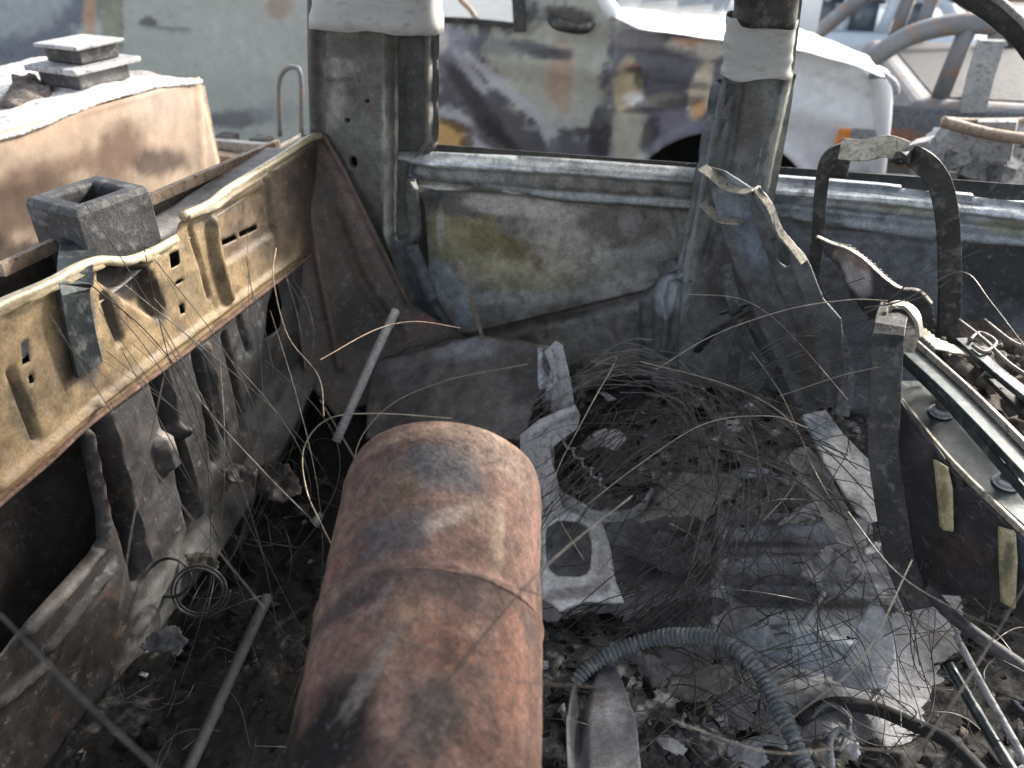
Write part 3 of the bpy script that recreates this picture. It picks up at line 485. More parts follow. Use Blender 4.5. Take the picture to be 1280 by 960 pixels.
# ------------------------------------------------------------------ scorched white car alongside
car = E('scorched_car', 'white car with burnt peeling side and black wheel arch parked beyond the van windows', 'car', (-1., 3.6, -.60))
YC = 3.1
arch = [(899+124*math.cos(a), 275+112*math.sin(a)) for a in np.linspace(math.pi*1.0, 2*math.pi, 26)]+[(1023, 420), (775, 420)]
win = [(552, -70), (546, 8), (552, 20), (600, 24), (652, 30), (656, -70)]
plate('body_side', plY(YC), [(-260, -120), (740, -120), (752, -10), (768, 22), (800, 36), (900, 52), (992, 62), (1030, 66), (1070, 82), (1108, 104), (1112, 130), (1098, 240), (1090, 340), (1030, 400), (-260, 330)], M['carpaint'], car, cell=.013, holes=[arch, win], thick=.006, dent=.006, dscale=2.5,
      relief=[('r', [(768, -20), (766, 60), (757, 120), (760, 300)], 3, -.012), ('r', [(545, 60), (760, 90), (900, 110), (1090, 160)], 30, .02), ('r', [(975, 87), (1020, 97), (1060, 110), (1100, 126)], 2.5, -.014), ('r', [(152, -100), (152, 300)], 3, -.012), ('f', [(772, 92), (800, 84), (806, 126), (776, 134)], 6, -.03)]+[('r', arch[:26], 12, .025)],
      base=(168, 172, 164), gain=1.0, var=.07, seed=4, patches=[
          (30, 30, 120, 50, -28, (96, 104, 120), .9, .5), (20, -10, 70, 50, -20, (160, 166, 168), .9, .5), (112, 20, 8, 60, 0, (188, 150, 116), .8, .6), (140, 20, 14, 70, 0, (140, 142, 116), .8, .6), (90, 60, 50, 14, 0, (110, 112, 120), .8, .7), (300, 60, 60, 40, 0, (178, 180, 172), .6, .8),
          (185, 28, 12, 6, 0, (100, 100, 100), .95, .5), (218, 37, 24, 3, 3, (120, 120, 118), .8, .5), (300, 148, 50, 11, -6, (104, 106, 110), .9, .7), (340, 140, 30, 14, 0, (150, 156, 156), .6, .7), (350, 10, 20, 12, 0, (160, 138, 118), .8, .6),
          # burnt door
          (650, 120, 120, 110, 0, (84, 84, 92), .96, .25), (560, 60, 30, 30, 0, (134, 134, 146), .85, .6), (548, 50, 14, 16, 0, (190, 184, 172), .8, .5), (690, 90, 78, 62, 24, (176, 176, 160), .97, .25), (735, 60, 34, 84, 4, (172, 172, 158), .97, .3), (715, 140, 50, 20, 0, (178, 180, 168), .95, .3),
          (702, 95, 17, 44, 2, (182, 148, 124), .75, .7), (690, 66, 30, 6, 0, (90, 84, 78), .8, .5), (710, 20, 34, 12, 8, (70, 64, 60), .85, .6), (640, 118, 78, 8, 41, (186, 184, 188), .95, .25), (690, 180, 30, 8, 65, (184, 184, 188), .9, .4), (590, 92, 34, 7, 55, (176, 174, 178), .9, .4), (570, 165, 34, 24, 40, (176, 176, 180), .95, .3),
          (596, 186, 26, 12, 20, (182, 182, 186), .9, .4), (560, 168, 26, 17, 15, (206, 164, 96), 1, .3), (572, 158, 26, 7, 25, (96, 66, 50), .85, .5), (584, 178, 9, 9, 0, (84, 58, 44), .8, .5), (625, 165, 34, 26, 35, (96, 92, 94), .9, .5), (660, 195, 40, 12, 0, (88, 86, 90), .8, .6),
          (720, 188, 45, 16, 0, (98, 96, 108), .9, .5), (700, 155, 40, 5, -8, (165, 168, 168), .6, .5),
          (596, 128, 10, 60, -38, (56, 54, 60), .8, .4), (622, 168, 9, 34, -50, (48, 46, 50), .8, .4), (752, 165, 16, 34, 5, (60, 58, 66), .85, .4), (670, 60, 40, 8, 15, (70, 68, 74), .7, .5), (640, 60, 60, 9, 5, (64, 62, 70), .6, .6),
          # burnt front wing
          (830, 110, 74, 90, 0, (104, 102, 114), .95, .2), (800, 50, 36, 14, 8, (150, 146, 150), .8, .6), (788, 170, 22, 46, 0, (182, 182, 162), .95, .4), (784, 110, 17, 34, 8, (218, 200, 160), .95, .4), (790, 124, 14, 7, 0, (246, 240, 235), .95, .4), (802, 98, 8, 14, 15, (60, 66, 60), .7, .6), (790, 84, 12, 5, 0, (196, 120, 110), .6, .6),
          (830, 125, 24, 9, -5, (156, 152, 142), .8, .5), (800, 138, 24, 4, 0, (80, 66, 66), .7, .5), (875, 112, 14, 36, 12, (234, 214, 186), .98, .3), (870, 60, 40, 12, 5, (235, 226, 215), .95, .4), (862, 52, 20, 4, 0, (232, 160, 120), .8, .5), (850, 35, 80, 7, 6, (226, 220, 216), .9, .4), (860, 30, 18, 3, 0, (60, 60, 62), .8, .4), (840, 75, 40, 16, 10, (112, 110, 122), .8, .6), (838, 152, 30, 12, 0, (136, 132, 146), .7, .6), (874, 136, 8, 12, 10, (224, 160, 90), .7, .5),
          (835, 96, 60, 8, 12, (70, 68, 76), .7, .5), (810, 172, 10, 26, 20, (62, 60, 66), .8, .4), (850, 128, 30, 6, -10, (64, 60, 66), .6, .5), (820, 66, 40, 5, 10, (74, 72, 80), .7, .5),
          # clean white wing
          (1030, 150, 84, 110, 0, (240, 241, 242), 1, .15), (1080, 170, 34, 6, -10, (220, 215, 205), .4, .5)])
hp = pl3(W(768, 22, YC), W(1000, 62, YC), W(780, 3, YC+.9))
plate('hood', hp, [(768, 22), (800, 36), (900, 50), (1000, 63), (1070, 82), (1110, 100), (1085, 70), (985, 30), (905, 14), (778, 0)], M['white'], car, cell=.03, dent=.004)
ws = pl3(W(752, 0, YC+.15), W(772, 12, YC+.25), W(905, 10, YC+1.1))
plate('windscreen', ws, [(745, -40), (766, 8), (905, 22), (930, -40)], M['glass'], car, cell=.05)
tube('windscreen_pillar', [W(742, -90, YC+.02), W(752, -10, YC+.02), W(768, 20, YC+.02)], .03, M['white'], car)
box('wheel_housing', (W(775, 300, YC)[0]-.05, YC+.02, -.2), (W(1023, 300, YC)[0]+.05, YC+.42, .34), M['rubber'], car, bevel=0) if False else None
# dark inner arch (half drum) and the wheel standing in it
wc = W(899, 275, YC); cx, cz = wc[0], wc[2]; R0 = .40
V = []; Fs = []
for j in range(25):
    a = math.pi*j/24
    for y in (YC+.012, YC+.42): V.append((cx+R0*math.cos(a)*1.02, y, cz+R0*.93*math.sin(a)))
Fs = [(2*j, 2*j+2, 2*j+3, 2*j+1) for j in range(24)]; b0 = len(V); V += [(cx, YC+.42, cz)]; Fs += [(2*j+1, 2*j+3, b0) for j in range(24)]
mk('wheel_arch_liner', V, Fs, M['rubber'], car)
wz = -.60+.33
wl = E('wheel', 'x', 'x', (0, 0, 0)); del wl['label']; del wl['category']; wl.parent = car; wl.location = tuple(np.array([cx, YC+.2, wz])-np.array(car.location))
prof_t = [(.20, -.09), (.29, -.10), (.325, -.08), (.33, 0), (.325, .08), (.29, .10), (.20, .09)]
def lathe(name, prof, axis_c, m, parent, k=36, **kw):   # around the Y axis
    V = [np.array(axis_c)+[r*math.cos(2*math.pi*j/k), y, r*math.sin(2*math.pi*j/k)] for r, y in prof for j in range(k)]
    Fs = [(i*k+j, i*k+(j+1) % k, (i+1)*k+(j+1) % k, (i+1)*k+j) for i in range(len(prof)-1) for j in range(k)]
    return mk(name, V, Fs, m, parent, **kw)
lathe('tyre', prof_t, (cx, YC+.2, wz), M['rubber'], wl); lathe('rim', [(.205, -.085), (.19, -.05), (.06, -.03), (.02, -.05), (.0, -.05)], (cx, YC+.2, wz), M['soot'], wl)
# front corner: lamp, indicator, bumper
hl = mk('headlamp', *box_vf(W(1078, 172, YC-.004), (.05, 0, 0), (0, .03, 0), (0, 0, .035)), M['pale'], car, smooth=False, bevel=.012)
mk('indicator', *box_vf(W(1054, 172, YC-.012), (.022, 0, 0), (0, .02, 0), (0, 0, .035)), M['orange'], car, smooth=False, bevel=.008)
tube('bumper_corner', [W(1092, 92, YC), W(1102, 100, YC-.02), W(1104, 130, YC-.02), W(1098, 200, YC), W(1090, 260, YC)], .03, M['white'], car, n=12)
tube('hood_edge_trim', [W(1088, 92, YC-.02), W(1102, 95, YC-.03), W(1116, 106, YC-.02), W(1118, 116, YC)], .018, M['pale'], car, n=10)
box('far_side', (-3.6, YC+1.6, -.2), (W(1095, 150, YC)[0]-.1, YC+1.64, .62), M['white'], car)
box('rear_end', (-4.4, YC+.05, -.3), (-4.36, YC+1.6, .9), M['white'], car)
strap('window_rim', [W(548, 24, YC-.02), W(600, 27, YC-.02), W(655, 33, YC-.02)], .02, .02, M['soot'], car)
strap('window_strut', [W(650, 40, YC-.03), W(648, 0, YC-.03), W(642, -60, YC-.03)], .045, .02, M['soot'], car, up=(1, 0, 0))
tube('hanging_trim', [W(596, 24, YC-.01), W(588, 12, YC+.03), W(572, -8, YC+.05), W(560, -60, YC)], .01, M['tan'], car)
tube('door_pull', [W(690, 24, YC-.05), W(700, 32, YC-.08), W(728, 36, YC-.06), W(738, 30, YC-.02)], .02, M['soot'], car)

# ------------------------------------------------------------------ cars in the yard behind
def car_body(name, label, x0, x1, y0, y1, z0, zb, zr, roof, m, glassm, frame_only=False, group=None, nose=True, wins=3):
    t = E(name, label, 'car', ((x0+x1)/2, (y0+y1)/2, -.60), group)
    L = x1-x0
    prof = [(x0, z0), (x0-.02, zb-.12), (x0+.08, zb), (x1-.9 if nose else x1-.05, zb), (x1-.12, zb-.13), (x1, zb-.3), (x1, z0)]
    n = len(prof); V = []
    for y, s in ((y0, 0), (y0+.06, 1), (y1-.06, 1), (y1, 0)):
        for (x, z) in prof: V.append((x, y, z if (s or z < zb-.1) else z-.05))
    Fs = [(i*n+j, (i+1)*n+j, (i+1)*n+(j+1) % n, i*n+(j+1) % n) for i in range(3) for j in range(n)]+[tuple(range(n)), tuple(3*n+j for j in range(n))[::-1]]
    mk('body', V, Fs, m, t, smooth=False, bevel=.02)
    rx0, rx1, fx0, fx1 = roof      # roof ends and where the screens meet the body
    for y in (y0+.12, y1-.12):
        tube('roof_rail', [(fx0, y, zb), (fx0+(rx0-fx0)*.6, y, zb+(zr-zb)*.72), (rx0, y, zr), ((rx0+rx1)/2, y, zr+.03), (rx1, y, zr), (fx1-(fx1-rx1)*.5, y, zb+(zr-zb)*.55), (fx1, y, zb)], .04, m, t, n=8)
        for k in range(1, wins):
            x = rx0+(rx1-rx0)*k/wins; tube('window_pillar', [(x, y, zb), (x+.03, y, zr+.01)], .035, m, t, n=8)
    if frame_only: box('cabin_shade_sheet', (x0+.15, y0+.1, zb-.02), (x1-.95, y1-.1, zb+.006), M['rubber'], t, bevel=0)  # dark sheet over the closed body, standing in for a shaded cabin
    if not frame_only:
        box('roof_panel', (rx0, y0+.12, zr), (rx1, y1-.12, zr+.05), m, t, bevel=.02)
        for k in range(wins):
            xa = rx0+(rx1-rx0)*k/wins+.05; xb = rx0+(rx1-rx0)*(k+1)/wins-.05
            for y in (y0+.13, y1-.13): mk('window', [(xa, y, zb), (xb, y, zb), (xb, y, zr-.03), (xa, y, zr-.03)], [(0, 1, 2, 3)], glassm, t, thick=.005)
    for x in (x0+.75, x1-.8):
        for y in (y0+.11, y1-.11): 
            lathe('wheel', prof_t, (x, y, -.27), M['rubber'], t)
            
    return t
Yb = 3.5
A = W(1122, 130, Yb)
zb2 = W(1180, 130, Yb)[2]
car_body('burnt_car_shell', 'burnt out grey car shell with bare curved roof frame and rust low on its side', A[0], A[0]+3.6, Yb, 5.0, -.5, zb2, W(1200, 45, Yb)[2], (W(1165, 50, Yb)[0], W(1290, 50, Yb)[0], W(1045, 105, Yb)[0], W(1420, 130, Yb)[0]), M['steelp'], M['glass'], True)
strap('bare_door_post', [W(1240, 50, Yb-.05), W(1226, 95, Yb-.05), W(1215, 140, Yb-.05)], .09, .03, M['pale'], up=(1, 0, 0), label='pale broad door post of the burnt car frame', cat='post')
plate('rust_panel', plY(Yb-.04), [(1112, 131), (1330, 145), (1330, 215), (1100, 200)], M['rust'], None, cell=.02, base=(112, 116, 124), gain=.8, patches=[(1120, 172, 40, 10, 5, (170, 108, 78), .9, .6), (1200, 150, 80, 12, 5, (120, 124, 134), .7, .7)], label='bent grey sheet with rust along its foot leaning on the burnt car', cat='metal sheet')
Ys = 5.6
zs = W(1050, 42, Ys)[2]
car_body('blue_grey_suv', 'pale blue-grey estate car with dusty side windows far behind the white hood', W(930, 60, Ys)[0], W(930, 60, Ys)[0]+4.0, Ys, 7.2, -.4, zs, W(1050, -2, Ys)[2], (W(1005, 0, Ys)[0], W(1175, 0, Ys)[0], W(950, 0, Ys)[0], W(1230, 0, Ys)[0]), M['bluegrey'], M['glass'], False, wins=3)
for k, (px, m, lb) in enumerate(((580, 'white', 'white lorry side bright through the small window of the scorched car'), (830, 'bluegrey', 'blue-grey van side standing beyond the white hood'), (1150, 'tan', 'tan sunlit container far behind the estate car'))):
    c = W(px, -20, 11); t = E('far_vehicle' if k < 2 else 'container', lb, 'vehicle' if k < 2 else 'container', (c[0], 11.5, -.60))
    box('body', (c[0]-1.9, 11, -.1), (c[0]+1.9, 13, 2.1), M[m], t, bevel=.05)
    if k < 2:
        for j in (-1.2, 1.2): lathe('wheel', prof_t, (c[0]+j, 11.1, -.27), M['rubber'], t)
        box('window', (c[0]-1.4, 10.98, 1.0), (c[0]-.2, 11.0, 1.6), M['glass'], t)
        box('window', (c[0]+.2, 10.98, 1.0), (c[0]+1.4, 11.0, 1.6), M['glass'], t)
# heap of burnt engine parts right
eng = []
rb_ = np.random.default_rng(4)
for k in range(70):
    px, py = rb_.uniform(1150, 1330), rb_.uniform(165, 240); c = W(px, py, rb_.uniform(2.5, 2.9)); a = rb_.normal(size=3); a /= np.linalg.norm(a); b = np.cross(a, rb_.normal(size=3)); b /= np.linalg.norm(b); s = rb_.uniform(.015, .07)
    eng.append(box_vf(c, a*s, b*s*rb_.uniform(.3, 1), np.cross(a, b)*s*rb_.uniform(.1, .6)))
V, Fs = join(eng); mk('engine_rubble', V, Fs, M['pale'], smooth=False, label='heap of burnt grey engine scraps outside the front door window', cat='scrap heap', kind='stuff')
V, Fs = join([box_vf(W(1250, 320, 2.7)*[1, 1, 0]+[0, 0, -.16], (.55, 0, 0), (0, .3, 0), (0, 0, .42))]); mk('engine_block', V, Fs, M['soot'], smooth=False, bevel=.03, label='dark burnt engine block standing under the heap of grey scraps', cat='engine')
tube('tan_pipe', [W(1178, 152, 2.45), W(1200, 158, 2.45), W(1240, 168, 2.45), W(1300, 176, 2.45), W(1350, 178, 2.45)], .016, M['tan'], n=10, label='curved tan rusted pipe on top of the engine scraps', cat='pipe')
tube('tan_pipe', [W(1178, 150, 2.5), W(1220, 152, 2.55), W(1330, 150, 2.6)], .010, M['tan'], n=8, label='straight thin tan pipe behind the curved one on the scraps', cat='pipe')

# ------------------------------------------------------------------ seat frames
def pst(name, Y, outline, m, parent, tilt=0, **kw):      # pressed steel side plate standing at depth Y
    pl = pl3(W(outline[0][0], outline[0][1], Y), W(outline[len(outline)//2][0], outline[len(outline)//2][1], Y+tilt), W(outline[-2][0], outline[-2][1], Y+.02))
    return plate(name, pl, outline, m, parent, **kw)
s1 = E('seat_side_frame', 'dark pressed steel seat side frame with torn pale top edge by the right roof pillar', 'seat frame', tuple(W(1000, 520, 1.35)*[1, 1, 0]+[0, 0, .01]))
p1 = pl3(W(890, 210, 1.42), W(1010, 330, 1.32), W(985, 500, 1.42))
plate('side_plate', p1, [(882, 208), (905, 214), (938, 236), (952, 233), (968, 262), (980, 290), (1004, 320), (1012, 335), (1028, 375), (1050, 400), (1056, 470), (1040, 505), (1000, 520), (975, 490), (952, 420), (925, 350), (905, 300), (888, 260)], M['scorch'], s1, cell=.004, thick=.004, jag=0,
      holes=[[(978+10*math.cos(a), 322+16*math.sin(a)) for a in np.linspace(0, 6.28, 12)[:-1]]],
      relief=[('r', [(895, 225), (915, 300), (950, 385), (1000, 500)], 10, .016), ('r', [(950, 240), (985, 300), (1010, 360), (1035, 470)], 8, .018), ('r', [(925, 250), (955, 330), (990, 420)], 12, -.014), ('f', [(965, 300), (990, 300), (998, 350), (970, 350)], 6, -.01)],
      base=(68, 70, 72), gain=1.6, var=.28, patches=[(915, 245, 20, 24, 10, (104, 112, 118), .8, .6), (935, 300, 12, 50, -22, (84, 94, 108), .8, .6), (1010, 440, 14, 50, -10, (80, 66, 60), .7, .6), (975, 270, 14, 20, 0, (80, 84, 84), .7, .6)])
strap('torn_top_edge', [p1.hit(882, 206)+p1.n*.01, p1.hit(895, 214)+p1.n*.012, p1.hit(918, 230)+p1.n*.012, p1.hit(940, 236)+p1.n*.01, p1.hit(948, 233)+p1.n*.008], .022, .003, M['bright'], s1, up=tuple(p1.n))
strap('front_flange', [p1.hit(*q)+p1.n*.006 for q in ((948, 233), (966, 258), (976, 285), (992, 305), (1008, 326))], .016, .003, M['bright'], s1, up=tuple(p1.n))
strap('cross_lip', [p1.hit(*q)+p1.n*.016 for q in ((886, 248), (900, 262), (912, 270), (936, 272))], .02, .003, M['bright'], s1, up=tuple(p1.n))
strap('rear_strut', [W(1002, 330, 1.5), W(1022, 370, 1.5), W(1042, 420, 1.5), W(1052, 480, 1.48)], .03, .006, M['soot'], s1, up=(1, 0, 0))
s2 = E('seat_hoop_frame', 'dark steel seat back hoop rising in front of the front door belt', 'seat frame', tuple(W(1180, 560, 1.3)*[1, 1, 0]+[0, 0, .01]))
strap('hoop', [W(1005, 470, 1.5), W(1012, 380, 1.5), W(1022, 300, 1.48), W(1026, 240, 1.46), W(1034, 200, 1.45), W(1056, 186, 1.45), W(1090, 184, 1.45), W(1118, 188, 1.45)], .022, .012, M['soot'], s2, up=(1, 0, .1))
strap('hoop_top_plate', [W(1050, 186, 1.43), W(1080, 188, 1.42), W(1108, 183, 1.41), W(1132, 190, 1.42)], .035, .008, M['bright'], s2, up=(0, .3, 1))
strap('hoop_leg', [W(1118, 200, 1.42), W(1140, 196, 1.41), W(1162, 210, 1.41), W(1178, 240, 1.41), W(1186, 300, 1.42), W(1186, 400, 1.42), W(1176, 520, 1.40)], .036, .012, M['soot'], s2, up=(1, 0, .2))
box('hoop_buckle', W(1040, 186, 1.47)-[.003, .0, .052], W(1068, 186, 1.47)+[0, .02, .0], M['soot'], s2, bevel=.006)
p2 = pl3(W(1030, 300, 1.45), W(1150, 375, 1.38), W(1060, 470, 1.45))
plate('torn_panel', p2, [(1022, 296), (1040, 304), (1060, 310), (1076, 320), (1092, 334), (1112, 352), (1126, 360), (1150, 363), (1164, 380), (1166, 420), (1120, 400), (1085, 400), (1062, 372), (1050, 335), (1030, 318)], M['scorch'], s2, cell=.004, thick=.003, jag=.003, dent=.006, base=(52, 52, 56), gain=1.4,
      patches=[(1072, 345, 15, 26, -20, (150, 140, 140), .9, .5), (1078, 330, 12, 8, 20, (112, 84, 78), .8, .5), (1056, 318, 14, 8, 0, (104, 92, 84), .8, .5)])
strap('torn_edge', [p2.hit(*q)+p2.n*.004 for q in ((1022, 294), (1042, 303), (1060, 309), (1078, 320), (1096, 336), (1112, 350), (1128, 359), (1150, 362), (1166, 378))], .008, .003, M['bright'], s2, up=tuple(p2.n))
# leaning pressed-steel struts between the frames
s3 = E('seat_hinge_struts', 'crossed dark steel seat hinge straps standing low between the two upright frames', 'seat hinge', tuple(W(960, 520, 1.45)*[1, 1, 0]+[0, 0, .01]))
for a in (((905, 330), (930, 420), (972, 486), 20), ((952, 372), (922, 430), (915, 480), 18), ((900, 392), (955, 376), (1000, 392), 14), ((1040, 400), (1058, 470), (1052, 520), 22), ((935, 410), (968, 455), (985, 475), 9), ((870, 440), (900, 410), (960, 378), 12)):
    strap('strut', [W(a[0][0], a[0][1], 1.5), W(a[1][0], a[1][1], 1.47), W(a[2][0], a[2][1], 1.44)], a[3]/760, .006, random.choice([M['soot'], M['blue'], M['steel']]), s3, up=(1, 0, .4))
# right seat base: blued steel rails with spring studs
s4 = E('seat_base_frame', 'blue-grey steel seat base of parallel rails with bolt studs at the right edge', 'seat base', (.48, 1.0, .01))
zr_ = .47
def rail(name, pts, w, h, m, **k):
    strap(name, pts, w, h, m, s4, **k)
rail('upper_rail', [Zp(1128, 428, zr_), Zp(1205, 498, zr_), Zp(1310, 605, zr_)], .05, .012, M['bluel'], up=(1, .2, 0))
rail('upper_rail_lip', [Zp(1140, 424, zr_+.01), Zp(1216, 492, zr_+.01), Zp(1322, 598, zr_+.01)], .006, .012, M['bright'], up=(1, .2, 0))
rail('rail_web', [Zp(1122, 444, zr_-.02), Zp(1190, 512, zr_-.02), Zp(1300, 640, zr_-.02)], .014, .004, M['bluel'], up=(0, 0, 1))
rail('lower_rail', [Zp(1140, 478, zr_-.07), Zp(1205, 560, zr_-.07), Zp(1320, 660, zr_-.07)], .085, .008, M['bluel'], up=(1, .2, 0))
rail('lower_rail_lip', [Zp(1126, 500, zr_-.065), Zp(1190, 578, zr_-.065), Zp(1306, 690, zr_-.065)], .006, .010, M['bright'], up=(1, .2, 0))
rail('inner_rail', [Zp(1200, 425, zr_+.01), Zp(1262, 478, zr_+.01), Zp(1330, 530, zr_+.01)], .022, .01, M['blue'], up=(1, .2, 0))
rail('inner_rail', [Zp(1240, 470, zr_-.01), Zp(1330, 560, zr_-.01)], .03, .008, M['soot'], up=(1, .2, 0), sub=2)
for (px, py) in ((1176, 516), (1258, 604)):
    b = Zp(px, py, zr_-.064); 
    V, Fs = join([disc_vf(b, (0, 0, 1), .019, .003, 18), disc_vf(b+[0, 0, .004], (0, 0, 1), .015, .006, 6)]); mk('washer', V, Fs, M['ashpale'], s4, smooth=False)
    tube('stud', [b, b+[0, 0, .03], b+[0, 0, .062]], .0115, M['steeld'], s4, n=14)
strap('side_bar', [Zp(1118, 384, .56), W(1110, 420, 1.16), W(1106, 500, 1.12), W(1104, 560, 1.10), W(1112, 620, 1.06), W(1126, 700, 1.03), W(1150, 760, 1.0)], .045, .012, M['soot'], s4, up=(1, -.25, 0))
strap('side_bar_cap', [Zp(1106, 395, .565), Zp(1114, 383, .572), Zp(1132, 382, .572), Zp(1146, 398, .565), Zp(1150, 420, .54)], .018, .006, M['bright'], s4, up=(.5, 1, 0))
strap('end_bracket', [W(1130, 396, 1.22), W(1136, 412, 1.20), W(1130, 440, 1.2)], .03, .004, M['bright'], s4, up=(1, 0, 0))
p4 = pl3(W(1118, 480, 1.16), W(1290, 660, .93), W(1190, 740, 1.03))
plate('side_plate', p4, [(1108, 480), (1126, 506), (1190, 588), (1306, 704), (1350, 750), (1350, 830), (1240, 750), (1150, 740), (1120, 640)], M['scorch'], s4, cell=.005, thick=.004, dent=.005, base=(46, 45, 46), gain=1.3, var=.4,
      holes=[[(1236, 596), (1242, 596), (1243, 606), (1237, 606)], [(1200, 600), (1206, 598), (1208, 608), (1201, 610)], [(1214, 600), (1221, 602), (1220, 612), (1213, 610)]],
      patches=[(1150, 560, 20, 30, 20, (62, 60, 66), .8, .6), (1200, 690, 30, 20, 0, (66, 50, 48), .8, .6), (1280, 690, 40, 20, 30, (52, 66, 80), .8, .6)])
def pstrip(name, o, m, label, w):
    plate(name, Plane(p4.O+p4.n*.008, p4.n), o, m, None, cell=.006, thick=.002, dent=.0006, base=(180, 166, 122), gain=1., var=.18, label=label, cat='strip', patches=w)
pstrip('yellow_strip', [(1166, 573), (1184, 585), (1190, 612), (1191, 665), (1174, 662), (1170, 610)], M['scorch'], 'yellowed flat strip stuck down the dark seat side plate, nearer the middle', [(1180, 620, 5, 18, 0, (122, 108, 56), .6, .6)])
pstrip('yellow_strip', [(1247, 658), (1268, 664), (1271, 700), (1268, 762), (1250, 752), (1248, 700)], M['scorch'], 'yellowed stained strip hanging at the right edge of the picture', [(1260, 700, 8, 26, 10, (96, 94, 72), .8, .6)])
p5 = plZ(zr_+.012)
plate('foil_scrap', p5, [(1140, 402), (1152, 408), (1172, 424), (1206, 432), (1232, 444), (1196, 440), (1170, 436), (1148, 420)], M['bright'], None, cell=.004, thick=.002, dent=.01, jag=.002, label='bright tan torn foil scrap lying across the end of the seat rails', cat='foil scrap')
# burnt padding wires and chunks on the right seat
sp = []
for k in range(46):
    c = Zp(rb_.uniform(1165, 1310), rb_.uniform(425, 520), zr_-.04+rb_.uniform(0, .03)); a = rb_.normal(size=3); a /= np.linalg.norm(a); b = np.cross(a, rb_.normal(size=3)); b /= np.linalg.norm(b); s = rb_.uniform(.006, .022)
    if proj(c)[1] > 400+(proj(c)[0]-1130)*.85: continue
    sp.append(box_vf(c, a*s, b*s*.6, np.cross(a, b)*s*.4))
V, Fs = join(sp); mk('burnt_padding', V, Fs, mat('burnt_padding_material', (.09, .08, .07), (.22, .19, .16), (.34, .33, .32), sc=30, rough=.9, bump=1), smooth=True, label='beige and grey crumbs of burnt padding inside the seat base', cat='padding', kind='stuff')
plate('seat_spring_sheet', plZ(zr_-.05), [(1165, 405), (1240, 400), (1340, 450), (1340, 600), (1200, 480)], M['ash'], None, cell=.008, dent=.014, dscale=20, base=(70, 60, 54), gain=1.4, thick=.01, label='charred sunken seat cushion mat between the blue-grey rails', cat='seat cushion', patches=[(1180, 435, 20, 8, 20, (160, 136, 108), .8, .6), (1250, 440, 30, 10, 20, (130, 120, 112), .7, .6)])
for k, (q, lb) in enumerate(((((1198, 400), (1230, 425), (1262, 455), (1300, 480)), 'longest grey spring wire bent over the seat base'), (((1212, 425), (1225, 416), (1245, 428), (1230, 440), (1216, 432)), 'looped grey spring wire on the seat base'), (((1230, 400), (1270, 430), (1300, 432)), 'short grey spring wire at the right edge of the seat base'))):
    tube('spring_wire', [Zp(x, y, zr_+.02) for x, y in q], .0035, M['wiremid'], n=6, label=lb, cat='wire')

# ------------------------------------------------------------------ loose parts on the floor
pc = pl3(W(470, 470, 1.42), W(680, 440, 1.42), W(560, 560, 1.22))
plate('crumpled_cover', pc, [(462, 470), (500, 440), (560, 428), (610, 424), (660, 426), (694, 432), (690, 470), (668, 500), (655, 550), (600, 545), (540, 530), (495, 540), (455, 545)], M['scorch'], None, cell=.005, dent=.02, dscale=6, thick=.004, jag=.003, base=(84, 80, 78), gain=1.45, var=.4,
      relief=[('r', [(470, 460), (600, 430), (690, 440)], 14, .015)], label='crumpled dark grey sheet cover behind the rusty cylinder', cat='metal sheet',
      patches=[(590, 440, 40, 12, -8, (112, 112, 120), .8, .6), (505, 465, 28, 18, 0, (88, 88, 92), .8, .6), (600, 480, 50, 22, 0, (80, 76, 74), .7, .7), (660, 470, 24, 30, 0, (56, 54, 52), .8, .6), (680, 432, 10, 5, 0, (150, 140, 120), .7, .6)])
V, Fs = box_vf(((W(560, 520, 1.3)+W(600, 440, 1.42))/2)*[1, 1, 0]+[0, .08, .06], (.14, 0, 0), (0, .07, 0), (0, 0, .06)); mk('battery_case', V, Fs, M['soot'], smooth=False, bevel=.01, label='sooty box case under the crumpled sheet cover', cat='box')
br = E('floor_bracket', 'pale ash coated pressed steel floor bracket with an oval hole right of the cylinder', 'bracket', (-.12, 1.25, .01))
pb = pl3(W(700, 450, 1.48, None), W(650, 560, 1.25, None), W(745, 720, 1.0, None))
plate('upright_strip', Plane(W(700, 470, 1.31), ray(700, 470)+np.array([.3, 0, .2])), [(694, 426), (704, 432), (712, 470), (718, 512), (700, 520), (688, 514), (692, 470), (680, 440)], M['ashpale'], br, cell=.004, dent=.004, thick=.004, relief=[('r', [(700, 440), (706, 510)], 9, .008)])
plate('side_tab', plY(1.335), [(672, 436), (690, 436), (692, 470), (690, 500), (678, 506), (672, 480)], M['ash'], br, cell=.004, thick=.003, dent=.004, base=(124, 126, 134), gain=1.9, patches=[(690, 490, 8, 12, 10, (150, 150, 156), .8, .5), (684, 450, 6, 20, 0, (60, 60, 64), .8, .5)])
plate('curved_arm', pl3(W(717, 510, 1.27), W(650, 550, 1.19), Zp(690, 640, .10)), [(719, 506), (700, 512), (672, 525), (650, 544), (650, 562), (660, 585), (672, 604), (682, 650), (704, 650), (698, 606), (690, 578), (688, 562), (702, 550), (722, 536), (726, 520)], M['ashpale'], br, cell=.004, dent=.003, thick=.006,
      relief=[('r', [(716, 514), (690, 524), (662, 544), (660, 566), (690, 640)], 12, .014)])
